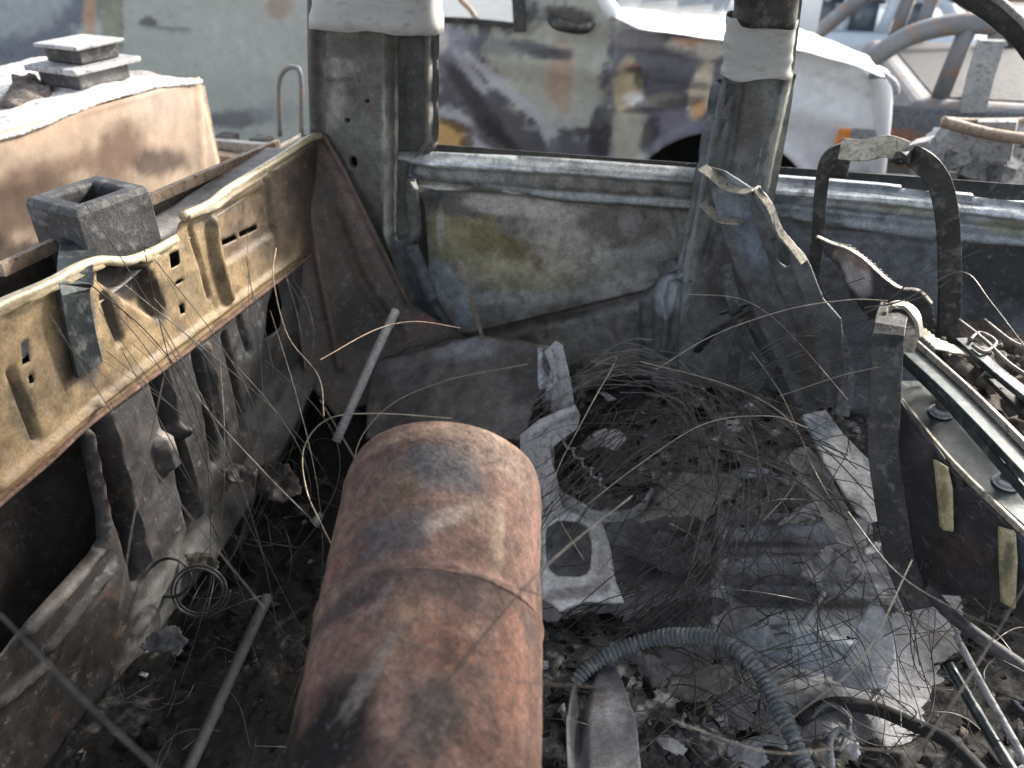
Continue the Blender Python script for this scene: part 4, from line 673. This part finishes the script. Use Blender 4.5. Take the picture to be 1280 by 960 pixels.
plate('holed_plate', plZ(.085), [(660, 560), (690, 570), (700, 612), (726, 626), (752, 648), (764, 690), (770, 730), (780, 752), (730, 750), (700, 762), (676, 745), (672, 680), (668, 620)], M['ash2'], br, cell=.004, thick=.008, dent=.008, dscale=16,
      holes=[[(711+29*math.copysign(abs(math.cos(a))**.6, math.cos(a)), 685+36*math.copysign(abs(math.sin(a))**.6, math.sin(a))) for a in np.linspace(0, 6.28, 24)[:-1]]],
      relief=[('r', [(680, 650), (680, 735)], 9, .008), ('r', [(752, 665), (765, 740)], 9, .008)], base=(164, 163, 162), gain=1.6, var=.3, patches=[(720, 740, 40, 8, -5, (104, 104, 108), .7, .6), (685, 610, 8, 24, 0, (124, 126, 130), .7, .6), (750, 700, 8, 34, -10, (176, 174, 170), .7, .6)])
strap('ring_rib', [Zp(*q, .095) for q in ((690, 560), (692, 600), (706, 626), (735, 642), (770, 646), (800, 636), (815, 615))], .022, .008, M['pale'], br, up=(0, 0, 1))
plate('curled_flake', pl3(W(800, 640, 1.2), W(930, 610, 1.24), W(880, 590, 1.34)), [(778, 640), (800, 640), (830, 612), (855, 594), (900, 588), (918, 594), (930, 608), (915, 622), (895, 630), (890, 640), (880, 652), (866, 642), (830, 642), (800, 650)], M['ash2'], None, cell=.004, dent=.012, dscale=12, jag=.003, thick=.002, base=(140, 134, 127), gain=1.5, label='large curled grey-brown flake of burnt lining in the middle of the floor', cat='flake')
for nm, o, Yp, c_, lb in (
    ('holed_strip', [(985, 572), (996, 562), (1008, 560), (1040, 600), (1062, 640), (1080, 662), (1084, 682), (1066, 682), (1048, 676), (1020, 630)], (W(990, 570, 1.32), W(1075, 672, 1.12), W(1030, 600, 1.27)), (126, 124, 120), 'pale grey perforated strap sloping beside the larger plate'),
    ('steel_plate', [(1004, 520), (1030, 515), (1052, 545), (1112, 606), (1108, 648), (1088, 652), (1072, 640), (1030, 575)], (W(1010, 520, 1.4), W(1106, 640, 1.18), W(1100, 600, 1.27)), (150, 148, 142), 'smooth light grey steel plate with cut corner leaning right of the wire tangle')):
    pl = pl3(*Yp); hh = [[(x+4*math.cos(a), y+4*math.sin(a)) for a in np.linspace(0, 6.28, 9)[:-1]] for x, y in ((1010, 594), (1038, 636))] if nm == 'holed_strip' else []
    plate(nm, pl, o, M['scorch'], None, cell=.004, dent=.003, thick=.004, holes=hh, base=c_, gain=2.1, var=.2, label=lb, cat='plate' if nm[0] == 's' else 'strap', relief=[('r', o[:4], 6, .006)],
          patches=[(1020, 540, 22, 20, 40, (80, 94, 108), .8, .7), (1070, 625, 10, 14, 0, (90, 88, 86), .6, .6)] if nm[0] == 's' else [(1030, 610, 8, 30, -35, (90, 88, 86), .7, .6), (1060, 665, 20, 12, 0, (110, 112, 116), .6, .6)])
plate('bent_sheet', pl3(W(1085, 760, 1.02), W(1120, 800, .98), Zp(1060, 860, .05)), [(1088, 752), (1098, 752), (1118, 780), (1120, 825), (1108, 860), (1070, 862), (1040, 850), (1072, 800), (1070, 786)], M['scorch'], None, cell=.004, dent=.006, jag=0, thick=.003, base=(150, 151, 152), gain=1.2, label='whitish bent sheet standing on the floor by the seat base foot', cat='metal sheet', patches=[(1060, 850, 30, 14, 0, (92, 98, 106), .7, .6)])
# hose
hp_ = [W(705, 905, .76), W(716, 860, .80), W(745, 828, .84), W(790, 806, .87), W(840, 795, .88), W(890, 797, .87), W(925, 815, .845), W(955, 850, .81), W(985, 910, .745), W(1010, 965, .69), W(1040, 1020, .63)]
V0, _ = tube_vf(hp_, 1, 3, 12, caps=False); ctr = np.array(V0).reshape(-1, 3, 3).mean(1); seg = np.r_[0, np.cumsum(np.linalg.norm(np.diff(ctr, axis=0), axis=1))]
ss = np.arange(0, seg[-1], .0016); cc = np.c_[[np.interp(ss, seg, ctr[:, k]) for k in range(3)]].T
V, Fs = tube_vf(list(cc), 1, 3, 1); V = []; T = np.gradient(cc, axis=0); T /= np.linalg.norm(T, axis=1)[:, None]; kk = 16
hn = len(cc); nrm = np.array([0, 0, 1.])
for i in range(hn):
    nrm = nrm-T[i]*(nrm @ T[i]); nrm /= np.linalg.norm(nrm); b = np.cross(T[i], nrm)
    wob = 1+.07*math.sin(i*.05)+.05*math.sin(i*.173+1); r = (.0125 if (i % 5) < 3 else .0098+.0008*math.sin(i*.31))*wob
    for k in range(kk): a = 2*math.pi*k/kk; V.append(cc[i]+r*(math.cos(a)*nrm+math.sin(a)*b))
Fs = [(i*kk+k, i*kk+(k+1) % kk, (i+1)*kk+(k+1) % kk, (i+1)*kk+k) for i in range(hn-1) for k in range(kk)]
mk('ribbed_hose', V, Fs, M['hose'], smooth=False, label='grey-blue ribbed plastic hose arching over the floor rubble at the bottom', cat='hose')
# rods, poles, strips
def rod(name, pts, r, m, label, cat, n=10, **k): return tube(name, pts, r, M[m], n=n, label=label, cat=cat, **k)
rod('steel_rod', [W(495, 388, 1.40), W(470, 440, 1.32), W(420, 552, 1.18)], .0095, 'pale', 'straight grey steel rod leaning up behind the cylinder', 'rod')
rod('dark_pole', [W(335, 745, .76), W(300, 820, .66), W(225, 985, .47)], .009, 'rubber', 'dull violet-grey pole slanting through the dark lower left corner', 'pole')
strap('bent_strip', [W(576, 328, 1.42), W(582, 350, 1.42), W(592, 385, 1.43), W(604, 425, 1.44)], .009, .0015, M['wirel'], up=(1, 0, 0), label='thin pale strip sticking up against the rear door panel', cat='strip')
rod('bright_rod', [W(1195, 795, .92), W(1230, 860, .84), W(1290, 965, .72)], .005, 'pale', 'bright thin rod running off the bottom right corner', 'rod')
rod('grey_rod', [W(1160, 735, 1.0), W(1185, 765, .96), W(1230, 800, .92), W(1330, 870, .84)], .010, 'steeld', 'thick grey rod under the seat base pointing to the right edge', 'rod')
rod('slim_rod', [W(1185, 830, .9), W(1245, 930, .8), W(1290, 1000, .72)], .008, 'blue', 'blue-grey rod lying left of the bright rod', 'rod')
rod('short_pipe', [W(1030, 740, 1.1), W(1012, 768, 1.06), W(986, 798, 1.02), W(988, 815, 1.0)], .005, 'pale', 'short pale bent pipe on the ribbed floor pan', 'pipe')
rod('curved_pipe', [W(1112, 830, 1.0), W(1104, 860, .96), W(1080, 888, .92)], .0055, 'steel', 'curved grey pipe below the whitish bent sheet', 'pipe')
rod('bright_coil', [W(700+i*3.6+4*math.sin(i*2.0), 545+i*4+3*math.cos(i*2), 1.27-.006*i) for i in range(17)], .0026, 'pale', 'small pale spring coil lying inside the ring shaped rib', 'spring', n=6)
# coiled wire lower left
rod('wire_coil', [W(250+38*math.cos(t)*(1-.02*t), 738+34*math.sin(t)*(1-.02*t), .80) for t in np.linspace(0, 14, 40)], .0022, 'steeld', 'dull greenish wire coil lying in the left corner', 'wire coil', n=6)
rod('wire_coil', [W(212+26*math.cos(t), 722+24*math.sin(t), .80) for t in np.linspace(0, 9, 30)], .003, 'soot', 'small sooty wire coil left of the greenish one', 'wire coil', n=6)
# ------------------------------------------------------------------ rubble on the floor
def hfield(x, y):
    p = np.c_[x, y, x*0]; h = .012+.016*fbm(p, 7, 3, 60)+.010*fbm(p, 26, 4, 61)+.004*np.abs(fbm(p, 70, 2, 62))
    def blob(cx, cy, rx, ry, a): return a*np.exp(-(((x-cx)/rx)**2+((y-cy)/ry)**2))
    h = h+blob(-.60, .8, .14, .5, .02)+blob(-.75, 1.5, .2, .25, .10)+blob(.0, 1.45, .30, .16, .05)+blob(.15, 1.5, .3, .2, .04)+blob(.0, .8, .18, .2, .02)
    h = h-blob(.22, 1.17, .26, .21, .13)-blob(.24, .98, .16, .12, .06)-blob(-.16, 1.12, .08, .12, .03)+blob(.85, 1.1, .3, .5, .05)+blob(-.45, 1.62, .3, .10, .10)+blob(.2, 1.62, .5, .10, .08)+blob(-.1, .75, .12, .18, .02)
    return h
gx, gy = np.meshgrid(np.arange(-.842, 1.5, .0055), np.arange(.1, 1.66, .0055)); nx_, ny_ = gx.shape[1], gx.shape[0]
X, Y = gx.ravel(), gy.ravel(); H = hfield(X, Y); idx = np.arange(len(X)).reshape(ny_, nx_)
Fc = np.c_[idx[:-1, :-1].ravel(), idx[:-1, 1:].ravel(), idx[1:, 1:].ravel(), idx[1:, :-1].ravel()]
P3 = np.c_[X, Y, H]; n1 = fbm(P3, 22, 4, 70); n2 = fbm(P3, 6, 3, 71); n3 = fbm(P3, 80, 2, 72)
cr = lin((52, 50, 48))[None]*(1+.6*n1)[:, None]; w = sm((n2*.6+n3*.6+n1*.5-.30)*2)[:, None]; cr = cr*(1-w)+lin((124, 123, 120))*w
wl_ = sm((-.35-X)*3)[:, None]; gl = np.exp(-(((X-.12)/.42)**2+((Y-1.18)/.44)**2)**2)[:, None]; cr = cr*(1-.6*wl_)*(1+2.6*gl)+.06*gl  # left side darkened in the colour to imitate deep shade there
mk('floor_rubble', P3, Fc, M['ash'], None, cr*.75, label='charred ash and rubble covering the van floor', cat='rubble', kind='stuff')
# chips and flakes
r2 = np.random.default_rng(11); N = 3800
x = r2.uniform(-.82, 1.2, N); y = r2.uniform(.35, 1.62, N); z = hfield(x, y); pan = z <= .004; z = np.where(pan, .004+.006*r2.uniform(size=N), z); kp = (~pan | (r2.uniform(size=N) < .08)) & ((x > -.45) | (r2.uniform(size=N) < .35)); x, y, z = x[kp], y[kp], z[kp]; N = len(x)
s = r2.gamma(2., .0026, N)+.002; s = np.minimum(s, .022); V = np.zeros((N, 8, 3)); 
a = r2.normal(size=(N, 3)); a[:, 2] *= .3; a /= np.linalg.norm(a, axis=1)[:, None]; b = r2.normal(size=(N, 3)); b[:, 2] *= .3; b -= a*(a*b).sum(1)[:, None]; b /= np.linalg.norm(b, axis=1)[:, None]; c = np.cross(a, b)
asp = r2.uniform(.25, 1, N)
for k, (i, j, l) in enumerate([(-1, -1, -1), (1, -1, -1), (1, 1, -1), (-1, 1, -1), (-1, -1, 1), (1, -1, 1), (1, 1, 1), (-1, 1, 1)]):
    V[:, k] = np.c_[x, y, z+s*.35]+a*(s*i*r2.uniform(.5, 1.2, N))[:, None]+b*(s*asp*j*r2.uniform(.5, 1.2, N))[:, None]+c*(s*.16*l)[:, None]
fq = np.array([(0, 3, 2, 1), (4, 5, 6, 7), (0, 1, 5, 4), (1, 2, 6, 5), (2, 3, 7, 6), (3, 0, 4, 7)])
Fc = (np.arange(N)[:, None, None]*8+fq[None]).reshape(-1, 4)
tone = np.array([lin(c) for c in ((40, 39, 38), (30, 30, 31), (84, 82, 82), (150, 150, 152), (120, 108, 98), (62, 66, 74), (190, 190, 188))])
tt = tone[r2.choice(7, N, p=[.36, .30, .16, .06, .05, .05, .02])]*.9
tt = tt*(1-.4*sm((-.35-x)*3))[:, None]  # chips on the left get the same painted shade
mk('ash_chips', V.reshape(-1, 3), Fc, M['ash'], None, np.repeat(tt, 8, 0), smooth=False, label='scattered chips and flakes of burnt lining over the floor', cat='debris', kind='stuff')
# larger scraps one can pick out
def scrap(px, py, z, w, h, c, label, seed, tilt=.3):
    o = Zp(px, py, z); n = np.array([random.uniform(-tilt, tilt), -abs(random.uniform(0, tilt))-.2, 1.]); pl = Plane(o, n)
    r_ = random.Random(seed); k = r_.choice((5, 6, 7)); ph = r_.uniform(0, 6); rt = r_.uniform(-.7, .7)
    out = [(1.15*w*math.cos(2*math.pi*(i+r_.uniform(-.25, .25))/k+ph), .9*h*math.sin(2*math.pi*(i+r_.uniform(-.25, .25))/k+ph)) for i in range(k)]
    out = [(px+a*math.cos(rt)-b*math.sin(rt)*.7, py+a*math.sin(rt)*.7+b*math.cos(rt)) for a, b in out]
    plate('burnt_scrap', pl, out, M['scorch'], None, cell=.003, dent=.016, dscale=22, jag=.006, thick=.003, base=c, gain=1.15, seed=seed, label=label, cat='scrap')
scrap(762, 545, .12, 20, 16, (176, 174, 172), 'small bright white crumpled scrap above the spring coil', 1)
scrap(740, 552, .11, 14, 9, (130, 128, 124), 'grey scrap touching the bright white crumpled scrap', 2)
scrap(1092, 686, .10, 14, 9, (190, 190, 186), 'bright white flake under the perforated strap', 3)
scrap(1082, 708, .08, 16, 9, (160, 160, 158), 'pale flake just below the bright white flake', 4)
scrap(1050, 700, .05, 24, 12, (120, 120, 124), 'grey folded scrap left of the pale flakes by the seat foot', 5)
scrap(795, 600, .05, 30, 10, (92, 86, 80), 'brown-grey scrap inside the ring shaped rib', 6)
scrap(945, 590, .08, 26, 8, (118, 122, 130), 'blue-grey scrap right of the curled flake', 7)
scrap(990, 600, .08, 20, 7, (126, 124, 124), 'grey scrap left of the perforated strap', 8)
scrap(880, 855, .03, 40, 26, (110, 106, 100), 'large grey-brown scrap under the hose arch', 9)
scrap(800, 840, .03, 34, 30, (84, 84, 86), 'dark grey scrap under the left half of the hose arch', 10)
plate('folded_sheet', pl3(Zp(730, 840, .06), Zp(795, 905, .09), Zp(720, 960, .10)), [(716, 850), (732, 826), (764, 820), (778, 850), (796, 905), (806, 1010), (712, 1010), (708, 900)], M['scorch'], None, cell=.004, dent=.006, thick=.003, base=(96, 98, 102), gain=1.25, var=.4,
      relief=[('r', [(735, 830), (722, 900), (722, 1000)], 14, -.02)], label='long folded grey sheet metal beside the near end of the cylinder', cat='metal sheet', patches=[(720, 890, 10, 60, 4, (40, 42, 46), .9, .5), (770, 890, 14, 30, -10, (128, 130, 134), .7, .6)])
scrap(840, 930, .04, 22, 14, (150, 148, 146), 'pale lump of ash at the bottom edge', 13)
scrap(935, 945, .04, 30, 16, (120, 118, 122), 'pale grey curled scrap left of the hose end', 14)
scrap(1068, 935, .05, 10, 14, (150, 152, 156), 'small pale scrap at the bottom near the dark hose', 15)
scrap(950, 800, .03, 40, 22, (120, 128, 134), 'blue-white ash coated scrap inside the hose bend', 16)
scrap(740, 470, .2, 24, 12, (84, 80, 78), 'grey scrap behind the bright hooked wire', 17)
scrap(300, 590, .2, 20, 14, (46, 41, 39), 'dark brown rag of burnt trim low on the rear wall', 18)
scrap(345, 600, .16, 34, 30, (42, 38, 36), 'crumpled dark trim lump left of the cylinder', 19)
scrap(835, 690, .03, 62, 30, (104, 104, 106), 'broad torn grey sheet left of the ribbed floor pan', 31, .12)
scrap(1010, 640, .05, 40, 16, (126, 124, 122), 'torn grey plate at the far edge of the ribbed floor pan', 32, .12)
scrap(850, 770, .03, 60, 20, (70, 70, 72), 'dark torn sheet just above the hose arch', 33, .12)
scrap(1040, 705, .05, 44, 26, (112, 112, 112), 'wide grey torn plate on the right corner of the ribbed pan', 34, .12)
scrap(250, 700, .1, 20, 16, (66, 62, 56), 'charred scrap above the wire coil', 20)
scrap(200, 800, .08, 30, 20, (72, 74, 76), 'grey scrap in the dark left corner', 21)
# second dark hose bottom right
rod('dark_hose', [W(1000, 900, .86), W(1040, 880, .9), W(1090, 885, .9), W(1140, 905, .86), W(1190, 930, .82), W(1240, 980, .76)], .011, 'rubber', 'charred black hose curving behind the ribbed hose at the bottom', 'hose')
rod('pale_hook', [W(1040, 960, .76), W(1038, 925, .80), W(1050, 912, .82), W(1064, 922, .8)], .005, 'pale', 'pale hooked pipe end at the bottom by the black hose', 'pipe')
rod('pale_tube', [W(912, 960, .76), W(925, 935, .79), W(960, 925, .8), W(985, 932, .79)], .008, 'pale', 'pale curved tube lying at the bottom left of the ribbed hose', 'pipe')
for q, r, lb in ((((830, 975, .78), (850, 940, .8), (880, 915, .82), (905, 905, .83)), .006, 'thin grey burnt tube rising left of the pale curved tube'),
                 (((790, 965, .8), (800, 930, .82), (815, 905, .84)), .004, 'short dark stick of metal by the folded grey sheet'),
                 (((870, 965, .77), (876, 930, .8), (880, 896, .82)), .0035, 'upright thin rod stub under the hose arch'),
                 (((1010, 900, .86), (1036, 880, .88), (1062, 900, .86), (1050, 940, .82)), .004, 'small hooked grey rod over the charred black hose')):
    rod('burnt_tube', [W(*p) for p in q], r, 'steel', lb, 'tube')
# ------------------------------------------------------------------ wires
def Dp(px, py, d): v = ray(px, py); return CAM+v/np.linalg.norm(v)*d
def wire(q, r, m, label, f=W, name='wire'):
    tube(name, [f(*p) for p in q], r*(.7 if m == 'wirel' else .6 if f is Dp else .9), M[m], n=5, sub=8, label=label, cat='wire')
wire([(565, 523, 1.14), (470, 517, 1.14), (410, 524, 1.12), (380, 560, 1.08), (383, 612, 1.0), (405, 662, .94), (425, 700, .86)], .0022, 'wirel', 'pale wire loop left of the cylinder crown, outer one')
wire([(660, 455, 1.35), (560, 475, 1.28), (490, 505, 1.2), (450, 550, 1.12), (444, 600, 1.04), (462, 650, .92)], .0014, 'wirel', 'thinner pale wire loop over the cylinder crown')
wire([(745, 456, 1.3), (760, 448, 1.3), (770, 447, 1.29), (764, 462, 1.28), (745, 495, 1.22), (718, 545, 1.14), (700, 580, 1.1), (691, 612, 1.05), (700, 650, 1.0), (730, 700, .95)], .0016, 'wirel', 'bright hooked wire standing up over the floor tangle')
wire([(820, 462, 1.2), (890, 420, 1.2), (980, 388, 1.18), (1060, 375, 1.15), (1110, 376, 1.1)], .0014, 'wirel', 'pale wire arching from the tangle up to the seat base corner')
wire([(1080, 385, 1.1), (1130, 375, 1.1), (1200, 340, 1.1), (1240, 380, 1.05), (1300, 460, 1.0)], .0012, 'wire', 'dark wire arching over the seat base')
wire([(860, 368, 1.4), (920, 372, 1.38), (960, 392, 1.36), (1000, 430, 1.3), (1060, 500, 1.2)], .0013, 'wirel', 'pale wire curving down across the left seat frame')
wire([(800, 452, 1.25), (900, 478, 1.22), (968, 510, 1.2), (1000, 545, 1.18), (1012, 575, 1.15), (1030, 610, 1.1), (1060, 660, 1.02), (1080, 720, .96)], .0018, 'wirel', 'tan wire running through the knot beside the light grey plate')
wire([(940, 440, 1.3), (975, 490, 1.24), (1000, 545, 1.18), (1006, 565, 1.16), (990, 610, 1.1), (955, 650, 1.05)], .0016, 'wirel', 'tan wire crossing the knot and bending back left')
wire([(880, 500, 1.2), (1000, 545, 1.18), (1040, 570, 1.15), (1105, 640, 1.05)], .0013, 'wire', 'dark wire crossing the light grey plate')
wire([(975, 495, 1.2), (1050, 470, 1.15), (1102, 458, 1.1)], .0014, 'wirel', 'pale straight wire from the tangle to the black side bar')
wire([(735, 630, 1.05), (800, 580, 1.1), (880, 530, 1.15), (960, 520, 1.15), (1010, 535, 1.1)], .0016, 'wirel', 'pale wire bowed over the middle of the tangle')
wire([(700, 690, 1.0), (760, 600, 1.1), (830, 545, 1.15), (900, 560, 1.12), (980, 590, 1.1), (1060, 650, 1.0)], .0018, 'wire', 'grey wire bowed low across the tangle')
wire([(0, 768, .62), (60, 830, .58), (130, 900, .54), (200, 965, .5), (260, 1030, .46)], .0013, 'wire', 'thick dark wire crossing the bottom left corner', Dp)
wire([(60, 390, .95), (130, 500, .9), (210, 610, .85), (330, 760, .8)], .0011, 'wire', 'thin dark wire hanging diagonally over the rear wall', Dp)
wire([(208, 425, 1.0), (250, 500, 1.0), (330, 590, 1.0), (400, 660, 1.0)], .0012, 'wire', 'thin dark wire hanging over the far half of the rear wall', Dp)
wire([(205, 470, .95), (180, 590, .9), (165, 660, .86), (150, 760, .8)], .0011, 'wire', 'thin dark wire hanging upright by the pale wad on the rear wall', Dp)
wire([(345, 310, 1.35), (342, 350, 1.3), (360, 420, 1.3), (398, 470, 1.25), (405, 520, 1.2)], .0018, 'tan', 'rusty red wire hanging from the rear wall corner', Dp)
wire([(400, 450, 1.3), (470, 412, 1.45), (520, 402, 1.5), (575, 410, 1.55)], .0018, 'tan', 'rusty red wire lying at the foot of the corner gusset', Dp)
wire([(400, 500, .95), (520, 690, .66), (600, 720, .64), (680, 745, .66)], .0010, 'wire', 'hair thin dark wire lying over the cylinder shoulder', Dp)
wire([(480, 960, .56), (560, 850, .60), (680, 710, .66), (790, 620, .85)], .0013, 'wire', 'dark wire crossing the cylinder from the tangle to its near end', Dp)
wire([(440, 780, .64), (560, 820, .6), (640, 850, .62), (760, 860, .75)], .0010, 'wire', 'hair thin wire lying across the lower cylinder', Dp)
wire([(1120, 975, .72), (1190, 880, .78), (1240, 800, .84), (1300, 700, .9)], .0016, 'wire', 'stout grey wire crossing the lower right corner', Dp)
wire([(1290, 800, .9), (1200, 765, 1.0), (1120, 715, 1.05), (1060, 640, 1.1)], .0014, 'wire', 'thin wire sloping over the seat base foot', Dp)
wire([(990, 760, 1.02), (920, 760, 1.02), (896, 790, 1.0), (895, 830, .96)], .0013, 'wire', 'small black wire bow on the floor pan above the hose')
wire([(920, 830, .92), (935, 870, .88), (955, 930, .82)], .0015, 'wirel', 'short copper-bright wire hanging inside the hose bend')
wire([(900, 970, .8), (1000, 890, .84), (1080, 820, .9), (1140, 700, 1.0)], .0014, 'wire', 'grey wire rising from the bottom edge to the seat foot', Dp)
wire([(840, 900, .8), (960, 940, .78), (1060, 935, .8), (1180, 945, .78)], .0007, 'wirel', 'pale wire lying along the bottom edge', Dp)
# fine tangle: more strands than anyone could count
r3 = np.random.default_rng(21); parts = []
def bundle(q, n, jit, r=(.0005, .0011), fan=None, lenv=.25):
    for _ in range(n):
        sh = r3.normal(size=3)*jit; shb = r3.normal(size=3)*jit; t0 = r3.uniform(0, lenv); t1 = 1-r3.uniform(0, lenv); m = len(q); pts = []
        ph = r3.uniform(0, 6.28); f = r3.uniform(2, 5)
        base = np.array([W(*p) for p in q]); tp_ = np.linspace(0, 1, m)
        for t in np.linspace(t0, t1, 6):
            b = np.array([np.interp(t, tp_, base[:, k]) for k in range(3)]); pts.append(b+sh*(1-t)+shb*t+jit*.12*r3.normal(size=3)+jit*.25*np.array([math.sin(f*t+ph), math.cos(f*t+ph), math.sin(f*1.3*t)])); pts[-1][2] = max(pts[-1][2], .012)
        parts.append(tube_vf(pts, r3.uniform(*r)*1.15, 4, 4, caps=False))
bundle([(770, 455, 1.34), (830, 468, 1.32), (870, 510, 1.26), (885, 580, 1.18), (880, 650, 1.08), (850, 720, 1.0)], 12, .04)
bundle([(770, 455, 1.34), (850, 475, 1.32), (920, 540, 1.24), (935, 620, 1.12), (905, 700, 1.02)], 8, .04)
bundle([(628, 572, 1.24), (680, 510, 1.3), (740, 470, 1.34), (800, 455, 1.34), (870, 480, 1.3)], 18, .035)
V, Fs = join(parts); mk('wire_fan', V, Fs, M['wiremid'], label='fan of fine grey tyre wires arching down over the middle of the floor', cat='wire tangle', kind='stuff'); parts = []
bundle([(690, 790, .96), (760, 770, .98), (830, 710, 1.05), (890, 640, 1.14)], 18, .045)
bundle([(700, 800, .95), (790, 800, .95), (860, 740, 1.02), (920, 640, 1.12), (960, 560, 1.2)], 22, .04)
bundle([(690, 620, 1.08), (780, 570, 1.15), (880, 540, 1.18), (980, 550, 1.18), (1060, 600, 1.12)], 20, .05)
bundle([(800, 460, 1.3), (920, 490, 1.22), (1000, 545, 1.18), (1060, 580, 1.12)], 12, .02)
bundle([(860, 480, 1.3), (960, 440, 1.3), (1080, 420, 1.25), (1180, 400, 1.2)], 8, .05)
bundle([(660, 660, 1.0), (700, 620, 1.05), (760, 560, 1.15), (800, 520, 1.2)], 14, .03)
bundle([(980, 620, 1.1), (1040, 760, .98), (1080, 870, .9), (1100, 960, .82)], 9, .06)
bundle([(760, 760, .96), (900, 830, .92), (1020, 930, .82)], 12, .06)
bundle([(720, 930, .76), (840, 900, .84), (960, 850, .9), (1100, 780, 1.0)], 12, .06)
for _ in range(90):        # long loose hoops over the whole right half
    a = W(r3.uniform(640, 1000), r3.uniform(480, 800), 9, .03); b = W(r3.uniform(800, 1220), r3.uniform(430, 930), 9, .03)
    if np.linalg.norm(b-a) > .75 or min(a[1], b[1]) < .45: continue
    a[1] = min(a[1], 1.5); b[1] = min(b[1], 1.5); hh = r3.uniform(.06, .26); sd_ = r3.normal(size=3)*.05; pts = [a+(b-a)*t+np.array([0, -.1, 1])*hh*(1-(2*t-1)**2)**.8+sd_*math.sin(3*t)+r3.normal(size=3)*.004 for t in np.linspace(0, 1, 8)]
    for p in pts: p[2] = max(p[2], .012)
    parts.append(tube_vf(pts, r3.uniform(.0004, .0011), 4, 4, caps=False))
for _ in range(26):        # over the rear wall and the left corner
    a = Xp(r3.uniform(60, 380), r3.uniform(250, 460), -.80); b = W(r3.uniform(200, 430), r3.uniform(560, 900), 9, .04); b[0] = max(b[0], -.79); k = r3.normal(size=3)*.05
    pts = [a+(b-a)*t+k*math.sin(math.pi*t)+np.array([.06, 0, 0])*math.sin(math.pi*t) for t in np.linspace(0, 1, 6)]
    for p in pts: p[2] = max(p[2], .012); p[0] = max(p[0], -.80)
    parts.append(tube_vf(pts, r3.uniform(.0004, .0010), 4, 4, caps=False))
for _ in range(40):        # round the seat base at the right
    a = W(r3.uniform(1040, 1290), r3.uniform(640, 960), 9, .05); d = r3.normal(size=3); d /= np.linalg.norm(d); k = np.cross(d, r3.normal(size=3)); k /= np.linalg.norm(k); L_ = r3.uniform(.1, .35)
    pts = [a+[0, -.03, .05]+d*L_*(t-.5)+k*L_*.4*(1-4*(t-.5)**2) for t in np.linspace(0, 1, 6)]
    for p in pts: p[2] = max(p[2], .012)
    parts.append(tube_vf(pts, r3.uniform(.0005, .0014), 4, 4, caps=False))
for _ in range(150):       # strays
    px, py = r3.uniform(680, 1180), r3.uniform(470, 960); c = W(px, py, 9, .03); L_ = r3.uniform(.04, .22); d = r3.normal(size=3); d[2] *= .35; d /= np.linalg.norm(d); k = np.cross(d, r3.normal(size=3)); k /= np.linalg.norm(k)
    pts = [c+d*L_*(t-.5)+k*L_*.35*(1-4*(t-.5)**2)+[0, 0, .01] for t in np.linspace(0, 1, 5)]
    for p in pts: p[2] = max(p[2], .012)
    parts.append(tube_vf(pts, r3.uniform(.0005, .0012), 4, 3, caps=False))
for _ in range(60):
    px, py = r3.uniform(150, 420), r3.uniform(560, 960); c = W(px, py, 9, .05); c[0] = max(c[0], -.8); L_ = r3.uniform(.05, .2); d = r3.normal(size=3); d /= np.linalg.norm(d); k = np.cross(d, r3.normal(size=3)); k /= np.linalg.norm(k)
    pts = [c+d*L_*(t-.5)+k*L_*.35*(1-4*(t-.5)**2) for t in np.linspace(0, 1, 5)]
    for p in pts: p[2] = max(p[2], .012); p[0] = max(p[0], -.82)
    parts.append(tube_vf(pts, r3.uniform(.0005, .0010), 4, 3, caps=False))
V, Fs = join(parts); mk('wire_tangle', V, Fs, M['wire'], label='tangle of hair thin burnt tyre wires spread over the floor rubble', cat='wire tangle', kind='stuff')
